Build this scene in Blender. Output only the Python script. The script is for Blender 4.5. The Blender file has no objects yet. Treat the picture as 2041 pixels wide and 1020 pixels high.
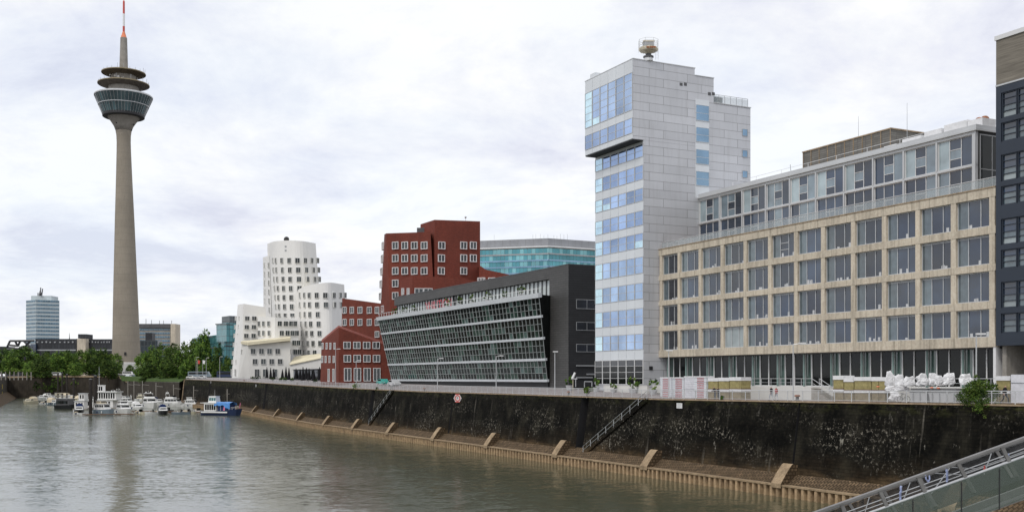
import bpy, bmesh, math, random
import numpy as np
from mathutils import Vector, geometry
random.seed(7); np.random.seed(7)
R=math.radians
sc=bpy.context.scene; col=sc.collection
# ---------------- camera, world, sun, exposure ----------------
F=2150.0; YH=755.0; CX=1020.5; HC=13.3
cd=bpy.data.cameras.new('camera'); cam=bpy.data.objects.new('camera',cd); col.objects.link(cam)
cam.location=(0,0,HC); cam.rotation_euler=(R(90),0,0)
cd.sensor_width=36; cd.lens=36*F/2041; cd.shift_y=(YH-511.0)/2041; cd.clip_start=.5; cd.clip_end=20000
sc.camera=cam
sc.view_settings.view_transform='Standard'; sc.view_settings.look='None'; sc.view_settings.gamma=1
sc.view_settings.exposure=0.0
SUN_EL=R(52); SUN_AZ=R(215)      # azimuth clockwise from +Y
w=bpy.data.worlds.new('World'); sc.world=w; w.use_nodes=True
nt=w.node_tree; nt.nodes.clear()
def wn(t,**k):
    n=nt.nodes.new(t)
    for a,b in k.items(): setattr(n,a,b)
    return n
L=nt.links.new
out=wn('ShaderNodeOutputWorld'); bg=wn('ShaderNodeBackground'); bg.inputs[1].default_value=.106
sky=wn('ShaderNodeTexSky'); sky.sky_type='NISHITA'; sky.sun_disc=False; sky.sun_elevation=SUN_EL; sky.sun_rotation=SUN_AZ
tc=wn('ShaderNodeTexCoord'); sp=wn('ShaderNodeSeparateXYZ'); L(tc.outputs['Generated'],sp.inputs[0])
mx=wn('ShaderNodeMath',operation='MAXIMUM'); mx.inputs[1].default_value=0; L(sp.outputs[2],mx.inputs[0])
ad=wn('ShaderNodeMath',operation='ADD'); ad.inputs[1].default_value=.22; L(mx.outputs[0],ad.inputs[0])
dx=wn('ShaderNodeMath',operation='DIVIDE'); dy=wn('ShaderNodeMath',operation='DIVIDE')
L(sp.outputs[0],dx.inputs[0]); L(ad.outputs[0],dx.inputs[1]); L(sp.outputs[1],dy.inputs[0]); L(ad.outputs[0],dy.inputs[1])
cb=wn('ShaderNodeCombineXYZ'); L(dx.outputs[0],cb.inputs[0]); L(dy.outputs[0],cb.inputs[1]); cb.inputs[2].default_value=3.3
def noise(scale,det,dist,rough=.55):
    n=wn('ShaderNodeTexNoise'); n.inputs['Scale'].default_value=scale; n.inputs['Detail'].default_value=det
    n.inputs['Distortion'].default_value=dist; n.inputs['Roughness'].default_value=rough; L(cb.outputs[0],n.inputs['Vector']); return n
n1=noise(1.9,11,.25,.64); n2=noise(.8,4,.3); 
def ramp(src,p):
    r=wn('ShaderNodeValToRGB'); e=r.color_ramp.elements
    while len(e)<len(p): e.new(.5)
    for i,(a,c) in enumerate(p): e[i].position=a; e[i].color=(*c,1)
    L(src,r.inputs[0]); return r
cr=ramp(n1.outputs[0],[(.35,(6.9,7.1,8.2)),(.43,(7.9,8.1,8.95)),(.50,(8.7,8.85,9.3)),(.58,(9.6,9.65,9.8))])
cm=ramp(n2.outputs[0],[(.44,(0,0,0)),(.60,(.18,.18,.18))])
m1=wn('ShaderNodeMixRGB'); L(cm.outputs[0],m1.inputs[0]); L(cr.outputs[0],m1.inputs[1])
m0=wn('ShaderNodeMixRGB'); m0.blend_type='ADD'; m0.inputs[0].default_value=1; L(sky.outputs[0],m0.inputs[1]); m0.inputs[2].default_value=(3.6,4.2,4.6,1)
L(m0.outputs[0],m1.inputs[2])
L(m1.outputs[0],bg.inputs[0]); L(bg.outputs[0],out.inputs[0])
sd=bpy.data.lights.new('sun','SUN'); sd.energy=1.45; sd.angle=R(14); sd.color=(1,.96,.9)
so=bpy.data.objects.new('sun',sd); col.objects.link(so)
sv=Vector((math.sin(SUN_AZ)*math.cos(SUN_EL),math.cos(SUN_AZ)*math.cos(SUN_EL),math.sin(SUN_EL)))
so.rotation_euler=sv.to_track_quat('Z','Y').to_euler(); so.location=(0,0,400)

# ---------------- helpers ----------------
LOC={}
def tag(o,label=None,cat=None,group=None,kind=None):
    for k,v in (('label',label),('category',cat),('group',group),('kind',kind)):
        if v: o[k]=v
    return o
def empty(name,loc=(0,0,0),label=None,cat=None,group=None):
    o=bpy.data.objects.new(name,None); col.objects.link(o); o.location=loc; o.empty_display_size=.5
    LOC[o.name]=Vector(loc); return tag(o,label,cat,group)
def kk(px): return (px-CX)/F
def at(px,py,Y): return Vector((kk(px)*Y,Y,HC-(py-YH)*Y/F))
def zz(py,Y): return HC-(py-YH)*Y/F
W=lambda a,o,z:(a,o,z)
class Face:
    """vertical plane: origin O, unit direction d running left to right, outward side o>0"""
    def __init__(s,O,d):
        l=math.hypot(*d); s.O=O; s.d=(d[0]/l,d[1]/l); s.n=(s.d[1],-s.d[0])
    def __call__(s,a,o,z): return (s.O[0]+a*s.d[0]+o*s.n[0], s.O[1]+a*s.d[1]+o*s.n[1], z)
    def a(s,px,o=0):
        k=kk(px); ox=s.O[0]+o*s.n[0]; oy=s.O[1]+o*s.n[1]
        return (k*oy-ox)/(s.d[0]-k*s.d[1])
    def px(s,px,py,o=0):
        a=s.a(px,o); Y=s.O[1]+a*s.d[1]+o*s.n[1]; return a,zz(py,Y)
    def shift(s,a=0,o=0):
        p=s(a,o,0); return Face(p[:2],s.d)
    def side(s,a):  # perpendicular wall going away from the camera at a
        p=s(a,0,0); return Face(p[:2],(-s.n[0],-s.n[1]))
QD=(.44721,-.89443)
def qface(v,px0):
    c=91+v*1.118; k=kk(px0); Y=c/(k+.5); return Face((k*Y,Y),QD)
def pface(px0,Y0,px1,Y1):
    return Face((kk(px0)*Y0,Y0),(kk(px1)*Y1-kk(px0)*Y0,Y1-Y0))
class MB:
    def __init__(s): s.v=[];s.f=[];s.m=[]
    def poly(s,pts,mi=0):
        b=len(s.v); s.v+= [tuple(p) for p in pts]; s.f.append(tuple(range(b,b+len(pts)))); s.m.append(mi)
    def box(s,fr,a0,a1,o0,o1,z0,z1,mi=0):
        b=len(s.v)
        for z in (z0,z1):
            for (a,o) in ((a0,o0),(a1,o0),(a1,o1),(a0,o1)): s.v.append(tuple(fr(a,o,z)))
        for f in ((0,3,2,1),(4,5,6,7),(0,1,5,4),(1,2,6,5),(2,3,7,6),(3,0,4,7)): s.f.append(tuple(b+i for i in f)); s.m.append(mi)
        return s
    def hexa(s,p,mi=0):
        b=len(s.v); s.v+=[tuple(q) for q in p]
        for f in ((0,3,2,1),(4,5,6,7),(0,1,5,4),(1,2,6,5),(2,3,7,6),(3,0,4,7)): s.f.append(tuple(b+i for i in f)); s.m.append(mi)
        return s
    def prism(s,bot,top,mi=0):
        n=len(bot); b=len(s.v); s.v+=[tuple(q) for q in bot]+[tuple(q) for q in top]
        s.f.append(tuple(b+i for i in range(n-1,-1,-1))); s.m.append(mi)
        s.f.append(tuple(b+n+i for i in range(n))); s.m.append(mi)
        for i in range(n):
            j=(i+1)%n; s.f.append((b+i,b+j,b+n+j,b+n+i)); s.m.append(mi)
        return s
    def tube(s,p,q,r,n=6,mi=0,r2=None):
        p=Vector(p);q=Vector(q);d=(q-p).normalized(); x=d.orthogonal().normalized(); y=d.cross(x); r2=r if r2 is None else r2
        bot=[p+(x*math.cos(t)+y*math.sin(t))*r for t in [2*math.pi*i/n for i in range(n)]]
        top=[q+(x*math.cos(t)+y*math.sin(t))*r2 for t in [2*math.pi*i/n for i in range(n)]]
        return s.prism(bot,top,mi)
    def lathe(s,prof,c=(0,0,0),n=24,mi=0,lean=None):
        b=len(s.v); m=len(prof)
        for (r,z) in prof:
            cx=c[0]+(lean(z) if lean else 0)
            for i in range(n):
                t=2*math.pi*i/n; s.v.append((cx+r*math.cos(t),c[1]+r*math.sin(t),c[2]+z))
        for j in range(m-1):
            for i in range(n):
                k=(i+1)%n; s.f.append((b+j*n+i,b+j*n+k,b+(j+1)*n+k,b+(j+1)*n+i)); s.m.append(mi)
        s.f.append(tuple(b+i for i in range(n-1,-1,-1))); s.m.append(mi)
        s.f.append(tuple(b+(m-1)*n+i for i in range(n))); s.m.append(mi)
        return s
    def ball(s,c,r,n=10,mi=0,sc_=(1,1,1)):
        pr=[(max(.001,r*math.sin(math.pi*i/6)),-r*math.cos(math.pi*i/6)) for i in range(7)]
        b=len(s.v); s.lathe(pr,(0,0,0),n,mi)
        for i in range(b,len(s.v)): v=s.v[i]; s.v[i]=(c[0]+v[0]*sc_[0],c[1]+v[1]*sc_[1],c[2]+v[2]*sc_[2])
        return s
    def build(s,name,mats,parent=None,origin=None,smooth=False,uv=True):
        if not isinstance(mats,(list,tuple)): mats=[mats]
        Lc=LOC.get(parent.name,Vector((0,0,0))) if parent else Vector(origin or (0,0,0))
        me=bpy.data.meshes.new(name)
        me.from_pydata([(x-Lc.x,y-Lc.y,z-Lc.z) for x,y,z in s.v],[],s.f)
        for m in mats: me.materials.append(m)
        me.polygons.foreach_set('material_index',s.m)
        if uv:
            ul=me.uv_layers.new(name='uv'); data=ul.data
            for p in me.polygons:
                n=p.normal
                if abs(n.z)>.75: tx=(1,0,0); wy=(0,1,0)
                else:
                    l=math.hypot(n.x,n.y) or 1; tx=(-n.y/l,n.x/l,0); wy=(0,0,1)
                for li in p.loop_indices:
                    v=me.vertices[me.loops[li].vertex_index].co; X=v.x+Lc.x;Y_=v.y+Lc.y;Z=v.z+Lc.z
                    data[li].uv=(X*tx[0]+Y_*tx[1], Y_ if wy[1] else Z)
        if smooth: me.polygons.foreach_set('use_smooth',[True]*len(me.polygons))
        o=bpy.data.objects.new(name,me); col.objects.link(o)
        if parent: o.parent=parent
        else: o.location=Lc
        LOC[o.name]=Lc
        return o
def copy_tree(o,parent=None):
    c=o.copy(); col.objects.link(c); LOC[c.name]=LOC.get(o.name,Vector((0,0,0)))
    if parent: c.parent=parent
    for ch in list(o.children): copy_tree(ch,c)
    return c
# ---------------- materials ----------------
def mat(name,c,rough=.7,metal=0,var=.15,vs=.3,bump=0,bs=8,ior=1.5,streak=0,streakc=(.04,.035,.03),grime=0,fine=0.0,rnd=0):
    m=bpy.data.materials.new(name); m.use_nodes=True; t=m.node_tree; N=t.nodes; K=t.links.new
    b=N['Principled BSDF']; b.inputs['Roughness'].default_value=rough; b.inputs['Metallic'].default_value=metal; b.inputs['IOR'].default_value=ior
    if rough>=.7: b.inputs['Specular IOR Level'].default_value=.2
    co=N.new('ShaderNodeTexCoord')
    n=N.new('ShaderNodeTexNoise'); n.inputs['Scale'].default_value=vs; n.inputs['Detail'].default_value=5; K(co.outputs['Object'],n.inputs['Vector'])
    r=N.new('ShaderNodeValToRGB'); e=r.color_ramp.elements
    e[0].position=.3; e[0].color=(*[x*(1-var) for x in c],1); e[1].position=.7; e[1].color=(*[min(1,x*(1+var)) for x in c],1)
    K(n.outputs[0],r.inputs[0]); last=r.outputs[0]
    if fine:
        n3=N.new('ShaderNodeTexNoise'); n3.inputs['Scale'].default_value=4; n3.inputs['Detail'].default_value=6; K(co.outputs['Object'],n3.inputs['Vector'])
        x=N.new('ShaderNodeMixRGB'); x.blend_type='OVERLAY'; x.inputs[0].default_value=fine; K(last,x.inputs[1]); K(n3.outputs[0],x.inputs[2]); last=x.outputs[0]
    if streak:
        mp=N.new('ShaderNodeMapping'); mp.inputs['Scale'].default_value=(1.6,1.6,.12); K(co.outputs['Object'],mp.inputs[0])
        n2=N.new('ShaderNodeTexNoise'); n2.inputs['Scale'].default_value=1.3; n2.inputs['Detail'].default_value=7; n2.inputs['Roughness'].default_value=.65; K(mp.outputs[0],n2.inputs['Vector'])
        r2=N.new('ShaderNodeValToRGB'); r2.color_ramp.elements[0].position=.48; r2.color_ramp.elements[1].position=.75; K(n2.outputs[0],r2.inputs[0])
        mu=N.new('ShaderNodeMath'); mu.operation='MULTIPLY'; mu.inputs[1].default_value=streak; K(r2.outputs[0],mu.inputs[0])
        x=N.new('ShaderNodeMixRGB'); K(mu.outputs[0],x.inputs[0]); K(last,x.inputs[1]); x.inputs[2].default_value=(*streakc,1); last=x.outputs[0]
    if rnd:
        oi=N.new('ShaderNodeObjectInfo'); mr=N.new('ShaderNodeMapRange'); mr.inputs[3].default_value=1-rnd; mr.inputs[4].default_value=1+rnd; K(oi.outputs['Random'],mr.inputs[0])
        x=N.new('ShaderNodeMixRGB'); x.blend_type='MULTIPLY'; x.inputs[0].default_value=1; K(last,x.inputs[1]); K(mr.outputs[0],x.inputs[2]); last=x.outputs[0]
    K(last,b.inputs['Base Color'])
    if bump:
        n4=N.new('ShaderNodeTexNoise'); n4.inputs['Scale'].default_value=bs; n4.inputs['Detail'].default_value=5; K(co.outputs['Object'],n4.inputs['Vector'])
        bp=N.new('ShaderNodeBump'); bp.inputs['Strength'].default_value=bump; bp.inputs['Distance'].default_value=.05; K(n4.outputs[0],bp.inputs['Height']); K(bp.outputs[0],b.inputs['Normal'])
    m['_last']=0
    return m
def joints(m,w,h,offset=.5,mortar=.03,c=(.05,.05,.05),vary=.1,bump=.3,c2=None):
    """panel / brick joints in metres over the material's own colour, through the mesh's metre uv"""
    t=m.node_tree; N=t.nodes; K=t.links.new; b=N['Principled BSDF']; src=b.inputs['Base Color'].links[0].from_socket
    uvn=N.new('ShaderNodeTexCoord')
    br=N.new('ShaderNodeTexBrick'); br.offset=offset; br.inputs['Scale'].default_value=1; br.inputs['Mortar Size'].default_value=mortar
    br.inputs['Brick Width'].default_value=w; br.inputs['Row Height'].default_value=h; br.inputs['Mortar Smooth'].default_value=.1
    br.inputs['Color1'].default_value=(1-vary,1-vary,1-vary,1); br.inputs['Color2'].default_value=(1,1,1,1) if c2 is None else (*c2,1); br.inputs['Mortar'].default_value=(1,1,1,1)
    K(uvn.outputs['UV'],br.inputs['Vector'])
    x=N.new('ShaderNodeMixRGB'); x.blend_type='MULTIPLY'; x.inputs[0].default_value=1; K(src,x.inputs[1]); K(br.outputs['Color'],x.inputs[2])
    y=N.new('ShaderNodeMixRGB'); K(br.outputs['Fac'],y.inputs[0]); K(x.outputs[0],y.inputs[1]); y.inputs[2].default_value=(*c,1)
    K(y.outputs[0],b.inputs['Base Color'])
    return m
M={}
M['beige']=mat('sandstone_concrete',(.60,.53,.425),.85,var=.14,vs=.25,streak=.55,streakc=(.10,.085,.06),fine=.35,bump=.25)
M['beigebeam']=joints(mat('sandstone_beam',(.59,.52,.415),.85,var=.12,vs=.25,streak=.6,streakc=(.10,.085,.06),fine=.35,bump=.25),2.55,50,0,.02,(.2,.17,.12),.06)
M['white']=mat('white_metal',(.72,.72,.72),.45,var=.05,rnd=.0)
M['grey']=mat('grey_metal',(.38,.39,.40),.45,metal=.3,var=.1)
M['lgrey']=mat('light_grey_metal',(.55,.56,.57),.4,metal=.2,var=.08)
M['mgrey']=mat('mid_grey_metal',(.30,.32,.32),.45,metal=.2,var=.1)
M['dgrey']=mat('dark_grey_metal',(.09,.09,.095),.5,var=.2)
M['black']=mat('black_rubber',(.02,.02,.022),.6,var=.2)
M['wpanel']=joints(mat('white_cladding',(.56,.57,.60),.38,metal=.15,var=.08,vs=.15,streak=.3,streakc=(.32,.32,.32)),7.2,1.33,.37,.035,(.24,.24,.25),.11)
M['spandrel']=mat('glossy_white_panel',(.66,.69,.72),.2,var=.05,vs=.2,bump=.05,bs=.5,rnd=.03)
M['gl_tower']=mat('blue_mirror_glass',(.36,.47,.66),.03,metal=.88,var=.18,vs=.25,bump=.10,bs=.35,rnd=.22)
M['gl_tower2']=mat('pale_blue_glass',(.60,.80,.90),.05,metal=.8,var=.15,vs=.5,bump=.06,bs=.35,rnd=.1)
M['gl_side']=mat('slate_blue_glass',(.22,.34,.46),.05,metal=.7,var=.15,rnd=.1,bump=.05,bs=.4)
M['gl_office']=mat('office_glass',(.020,.036,.066),.03,var=.6,vs=.22,ior=1.82,bump=.10,bs=.3,rnd=.45)
M['gl_office2']=mat('office_glass_deep',(.018,.022,.03),.03,var=.5,vs=.3,ior=1.8,bump=.035,bs=.4,rnd=.2)
M['gl_curtain']=mat('glass_over_curtain',(.085,.12,.14),.06,var=.25,vs=1.2,ior=1.9,bump=.03,bs=.4,rnd=.25)
M['gl_blind']=mat('glass_over_blind',(.30,.35,.36),.08,var=.15,vs=.8,ior=1.7,rnd=.2)
M['gl_green']=mat('green_glass',(.06,.095,.085),.05,var=.25,vs=1,ior=1.8,rnd=.2)
M['gl_black']=mat('dark_glass',(.009,.011,.011),.04,var=.5,vs=.6,ior=1.36,bump=.03,bs=.5,rnd=.3)
M['gl_gehry']=mat('window_glass',(.028,.036,.038),.05,var=.5,vs=.5,ior=1.6,rnd=.7)
M['gl_cur1']=mat('curtain_wall_dark',(.010,.014,.013),.05,var=.5,vs=.5,ior=1.38,bump=.04,bs=.5)
M['gl_cur2']=mat('curtain_wall_green',(.035,.065,.052),.05,var=.5,vs=.5,ior=1.42)
M['gl_cur3']=mat('curtain_wall_pale',(.10,.15,.14),.08,var=.3,vs=.5,ior=1.5)
M['gl_teal']=mat('teal_glass',(.09,.27,.31),.08,metal=.5,var=.2,vs=.2,rnd=.15)
M['gl_pil']=mat('pale_green_pillar_glass',(.17,.24,.225),.15,var=.2)
M['gl_teal2']=mat('teal_glass_light',(.19,.41,.44),.08,metal=.5,var=.2,vs=.2,rnd=.15)
M['slate']=joints(mat('anthracite_cladding',(.080,.078,.076),.55,var=.15,vs=.2,fine=.2,metal=.1),1.8,.42,.5,.03,(.025,.025,.025),.18)
M['slateshade']=joints(mat('shaded_anthracite_cladding',(.028,.029,.032),.6,var=.15,vs=.2),1.8,.42,.5,.03,(.012,.012,.012),.2)  # same cladding, darkened in its colour for the shaded end wall
M['brick']=joints(mat('red_brick',(.205,.048,.03),.85,var=.22,vs=.12,fine=.5,streak=.5,streakc=(.10,.028,.02)),.5,.17,.5,.02,(.14,.055,.045),.25)
M['brickroof']=mat('red_roof',(.22,.062,.045),.8,var=.15,vs=.3,streak=.2)
M['plaster']=mat('white_plaster',(.80,.79,.77),.7,var=.04,vs=.1,streak=.12,streakc=(.48,.46,.42))
M['plaster2']=mat('white_plaster_grey',(.64,.63,.60),.8,var=.07,vs=.1,streak=.15,streakc=(.42,.41,.38))
M['cream']=mat('cream_roof',(.66,.60,.44),.8,var=.08,vs=.3)
M['conc']=mat('tower_concrete',(.30,.265,.215),.9,var=.12,vs=.06,streak=.35,streakc=(.18,.15,.12),fine=.3)
joints(M['conc'],400,5.0,0,.12,(.235,.21,.175),.03)
M['concgrey']=mat('grey_concrete',(.30,.28,.25),.9,var=.15,vs=.3,streak=.35,fine=.3)
M['board']=mat('board_marked_concrete',(.205,.185,.155),.9,var=.2,vs=.5,fine=.5)
t=M['board'].node_tree
mp=t.nodes.new('ShaderNodeMapping'); mp.inputs['Scale'].default_value=(.12,.12,2.2)
t.links.new([n for n in t.nodes if n.type=='TEX_COORD'][0].outputs['Object'],mp.inputs[0])
for n in t.nodes:
    if n.type=='TEX_NOISE': t.links.new(mp.outputs[0],n.inputs['Vector'])
M['navy']=mat('navy_steel',(.030,.040,.058),.45,metal=.2,var=.1)
M['orange']=mat('orange_paint',(.75,.22,.10),.5,var=.1)
M['redpaint']=mat('red_paint',(.55,.07,.05),.5,var=.1)
M['cap']=mat('tan_coping',(.36,.27,.18),.9,var=.25,vs=1.2,streak=.4,fine=.4)
M['pile']=mat('rusty_sheet_pile',(.40,.285,.17),.85,var=.3,vs=1.1,streak=.55,streakc=(.12,.075,.05),fine=.5)
M['tarp']=mat('white_tarp',(.74,.74,.75),.6,var=.08,vs=2,bump=.6,bs=2)
M['wool']=joints(mat('yellow_insulation',(.38,.33,.15),.85,var=.25,vs=1.5,fine=.4),50,.12,0,.012,(.22,.18,.08),.25)
M['wool2']=joints(mat('brown_insulation',(.30,.25,.16),.85,var=.25,vs=1.5,fine=.4),50,.12,0,.012,(.18,.14,.08),.25)
M['wrap']=mat('plastic_wrap',(.68,.68,.72),.25,var=.1,vs=2,bump=.5,bs=4)
M['redtxt']=mat('red_print',(.50,.05,.07),.6,var=.1)
M['skin']=mat('skin',(.45,.27,.2),.6)
M['cl_black']=mat('black_cloth',(.018,.018,.022),.9)
M['cl_jean']=mat('grey_jeans',(.10,.11,.14),.9)
M['cl_pale']=mat('pale_trousers',(.42,.45,.50),.9)
M['cl_red']=mat('red_cloth',(.45,.04,.04),.9)
M['hair']=mat('dark_hair',(.025,.018,.014),.7)
M['umb']=mat('black_parasol_cloth',(.012,.012,.014),.9)
M['wood']=mat('brown_timber',(.16,.10,.06),.8)
M['darkpile']=mat('dark_timber_pile',(.035,.03,.027),.8,var=.3,streak=.4)
M['hullw']=mat('white_gelcoat',(.76,.76,.74),.25,var=.05,rnd=.08,streak=.15,streakc=(.4,.38,.33))
M['hullc']=mat('cream_gelcoat',(.62,.57,.42),.3,var=.08)
M['hullg']=mat('grey_hull',(.20,.25,.29),.3,var=.08)
M['hulld']=mat('black_hull',(.02,.022,.025),.3,var=.1)
M['hulln']=mat('navy_hull',(.02,.035,.09),.3,var=.1)
M['blue']=mat('blue_tarpaulin',(.08,.26,.62),.5,var=.15,vs=1,bump=.5,bs=3)
M['navycloth']=mat('navy_canvas',(.02,.035,.10),.8,var=.1)
M['creamcloth']=mat('cream_canvas',(.60,.52,.38),.8,var=.1)
M['teal']=mat('turquoise_paint',(.06,.36,.31),.3,var=.1)
M['pink']=mat('pink_cloth',(.65,.20,.32),.8)
M['bark']=mat('bark',(.09,.065,.045),.9,var=.3,vs=2)
M['grass']=mat('grass',(.05,.085,.02),.95,var=.35,vs=.5,fine=.5)
M['asph']=mat('asphalt',(.11,.105,.10),.9,var=.15,vs=.4,fine=.3)
M['tyre']=mat('tyre_rubber',(.015,.015,.015),.8)
M['rust']=mat('rusty_paint',(.30,.12,.06),.8,var=.4,vs=3)
M['creampaint']=mat('cream_paint',(.55,.50,.38),.6,var=.2,vs=1.5,streak=.4,streakc=(.22,.09,.04))
def leafmat(name,c):
    m=mat(name,c,.75,var=.4,vs=.35,rnd=.38,fine=.3); b=m.node_tree.nodes['Principled BSDF']
    return m
M['leaf']=leafmat('foliage_mid',(.09,.16,.028)); M['leafd']=leafmat('foliage_dark',(.028,.058,.013)); M['leafl']=leafmat('foliage_light',(.155,.225,.04))
# promenade paving
M['pave']=joints(mat('mauve_granite_setts',(.30,.265,.26),.85,var=.15,vs=.4,fine=.4),.9,.45,.5,.03,(.16,.14,.14),.2)

# window maker --------------------------------------------------
def window(parent,fr,a0,a1,z0,z1,o=0,cols=(.5,),rows=(),fw=.07,dep=.12,fm='white',gm=('gl_office',),name='window',rnd=None,go=.03,colrows=None):
    """frame mesh (part) + pane mesh (sub-part); cols/rows = inner division fractions"""
    f=MB(); wA=a1-a0; hZ=z1-z0
    xs=[0]+list(cols)+[1]
    f.box(fr,a0,a0+fw,o,o+dep,z0,z1); f.box(fr,a1-fw,a1,o,o+dep,z0,z1)
    f.box(fr,a0+fw,a1-fw,o,o+dep,z1-fw,z1); f.box(fr,a0+fw,a1-fw,o,o+dep,z0,z0+fw)
    for c in cols: x=a0+c*wA; f.box(fr,x-fw*.45,x+fw*.45,o,o+dep*.9,z0+fw,z1-fw)
    g=MB(); mats=[M[q] for q in gm]
    for i in range(len(xs)-1):
        A=a0+xs[i]*wA+(fw if i==0 else fw*.45); B=a0+xs[i+1]*wA-(fw if i==len(xs)-2 else fw*.45)
        rr=list(colrows[i]) if colrows else list(rows)
        for r in rr: z=z0+r*hZ; f.box(fr,A,B,o,o+dep*.8,z-fw*.4,z+fw*.4)
        rz=[0]+rr+[1]
        for j in range(len(rz)-1):
            mi=(rnd(i,j) if rnd else 0)
            g.box(fr,A,B,o+go,o+go+.02,z0+rz[j]*hZ+(fw if j==0 else fw*.4),z0+rz[j+1]*hZ-(fw if j==len(rz)-2 else fw*.4),mi)
    fo=f.build(name,M[fm],parent); g.build('pane',mats,fo)
    return fo
def text_mesh(txt,size):
    cu=bpy.data.curves.new('t','FONT'); cu.body=txt; cu.size=size; cu.extrude=.01
    ob=bpy.data.objects.new('t',cu); col.objects.link(ob)
    dg=bpy.context.evaluated_depsgraph_get(); me=bpy.data.meshes.new_from_object(ob.evaluated_get(dg))
    vs=[v.co.copy() for v in me.vertices]; fs=[tuple(p.vertices) for p in me.polygons]
    bpy.data.objects.remove(ob); return vs,fs
def add_text(mb,fr,txt,a,o,z,h,wfit,mi=0):
    vs,fs=text_mesh(txt,1.0); mnx=min(v.x for v in vs); mxx=max(v.x for v in vs); mny=min(v.y for v in vs); mxy=max(v.y for v in vs)
    sx=wfit/(mxx-mnx); sy=h/(mxy-mny); b=len(mb.v)
    for v in vs: mb.v.append(tuple(fr(a+(v.x-mnx)*sx,o+(.02 if v.z>0 else 0),z+(v.y-mny)*sy)))
    for f in fs: mb.f.append(tuple(b+i for i in f)); mb.m.append(mi)
# ---------------- ground, water, quay ----------------
def lerp_tab(t,x):
    if x<=t[0][0]: return t[0][1]
    for (a,b),(c,d) in zip(t,t[1:]):
        if x<=c: return b+(d-b)*(x-a)/(c-a)
    return t[-1][1]
QZ=[(0,11.2),(97,10.95),(120,10.73),(150,10.5),(194,10.6),(226,10.6),(270,10.9),(350,11.6),(520,12.9)]
RISE=[(0,0),(150,0),(175,1.0),(270,1.3),(520,.9)]
def off(s): return max(0,min(9.8,(s-325)/130*9.8))
def P(s,v,z=None):
    v=v+off(s); Y=.89443*s+.44721*v
    return Vector((91-.44721*s+.89443*v,Y,z if z is not None else 0))
def qz(s): return lerp_tab(QZ,.894*s+1.5)
def gz(s,v): return qz(s)+lerp_tab(RISE,.894*s+1.5)*max(0,min(1,(v-3.4)/7.6))
def spx(px,v):
    k=kk(px); s=100
    for _ in range(30):
        ve=v+off(s); Y=(91+1.118*ve)/(k+.5); s=(Y-.447*ve)/.8944
    return s
VT=3.2; SEND=spx(368,VT)
SF=lambda a,o,z: tuple(P(a,-o,z))     # quay frame: a = distance along, o = towards the water (= -v)
stations=[-300,-100,0,60,100,130,160,190,220,250,280,325,360,400,455,520,SEND]
pm=MB()
for s0,s1 in zip(stations,stations[1:]):
    pm.poly([P(s0,VT,qz(s0)),P(s1,VT,qz(s1)),P(s1,11,gz(s1,11)),P(s0,11,gz(s0,11))])
tag(pm.build('promenade',M['pave']),kind='structure')
LB=[(-50,0),(-230,485),(-345,742)]       # left bank water line
FW=[(-345,742),(-268,742),(-243,690)]    # far wall
E=P(SEND,VT); FZ=15.2
farwall=[(-347,742,14.6),(at(101,750,742).x,742,15.1),(at(236,750,742).x,742,15.1),(at(253,760,690).x,690,11.7),(at(357,763,548).x,548,11.4)]
gm=MB()
for s0,s1 in zip(stations,stations[1:]):
    gm.poly([P(s0,11,gz(s0,11)),P(s1,11,gz(s1,11)),P(s1,70,gz(s1,70)+.3),P(s0,70,gz(s0,70)+.3)])
    gm.poly([P(s0,70,gz(s0,70)+.3),P(s1,70,gz(s1,70)+.3),(P(s1,70).x+6000,P(s1,70).y+1500,14),(P(s0,70).x+6000,P(s0,70).y+1500-(3000 if s0==-300 else 0),14)])
sE=stations[-1]; pe=[P(sE,VT,qz(sE)),P(sE,11,gz(sE,11)),P(sE,70,gz(sE,70)+.3)]
# far land: from the quay end behind the far walls to the horizon
far=[tuple(pe[0]),tuple(pe[1]),tuple(pe[2]),(P(sE,70).x+6000,P(sE,70).y+1500,14),(6000,9000,16),(-7000,9000,16),(-7000,742,15),(-372,742,14.7)]
fw=[(-347,742,14.6)]+list(farwall[1:])
ring=far+fw
pts=[Vector((p[0],p[1],0)) for p in ring]
for tri in geometry.tessellate_polygon([pts]): gm.poly([ring[i] for i in tri])
# left bank land
LT=[(-51-6,-300),(-56,0),(-237,485),(-347,742)]
lb=[(-372,742,14.7),(-7000,742,15),(-7000,-3000,13),(60,-3000,12.8),(60,-300,12.8),(-57,-300,12.8),(-56,0,12.8),(-237.5,485,12.85),(-347,742,14.6)]
pts=[Vector((p[0],p[1],0)) for p in lb]
for tri in geometry.tessellate_polygon([pts]): gm.poly([lb[i] for i in tri])
o=gm.build('ground',M['asph']); tag(o,kind='structure')
# make all ground normals face up
bm=bmesh.new(); bm.from_mesh(o.data); 
for f in bm.faces:
    f.normal_update()
    if f.normal.z<0: f.normal_flip()
bm.to_mesh(o.data); bm.free()

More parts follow.
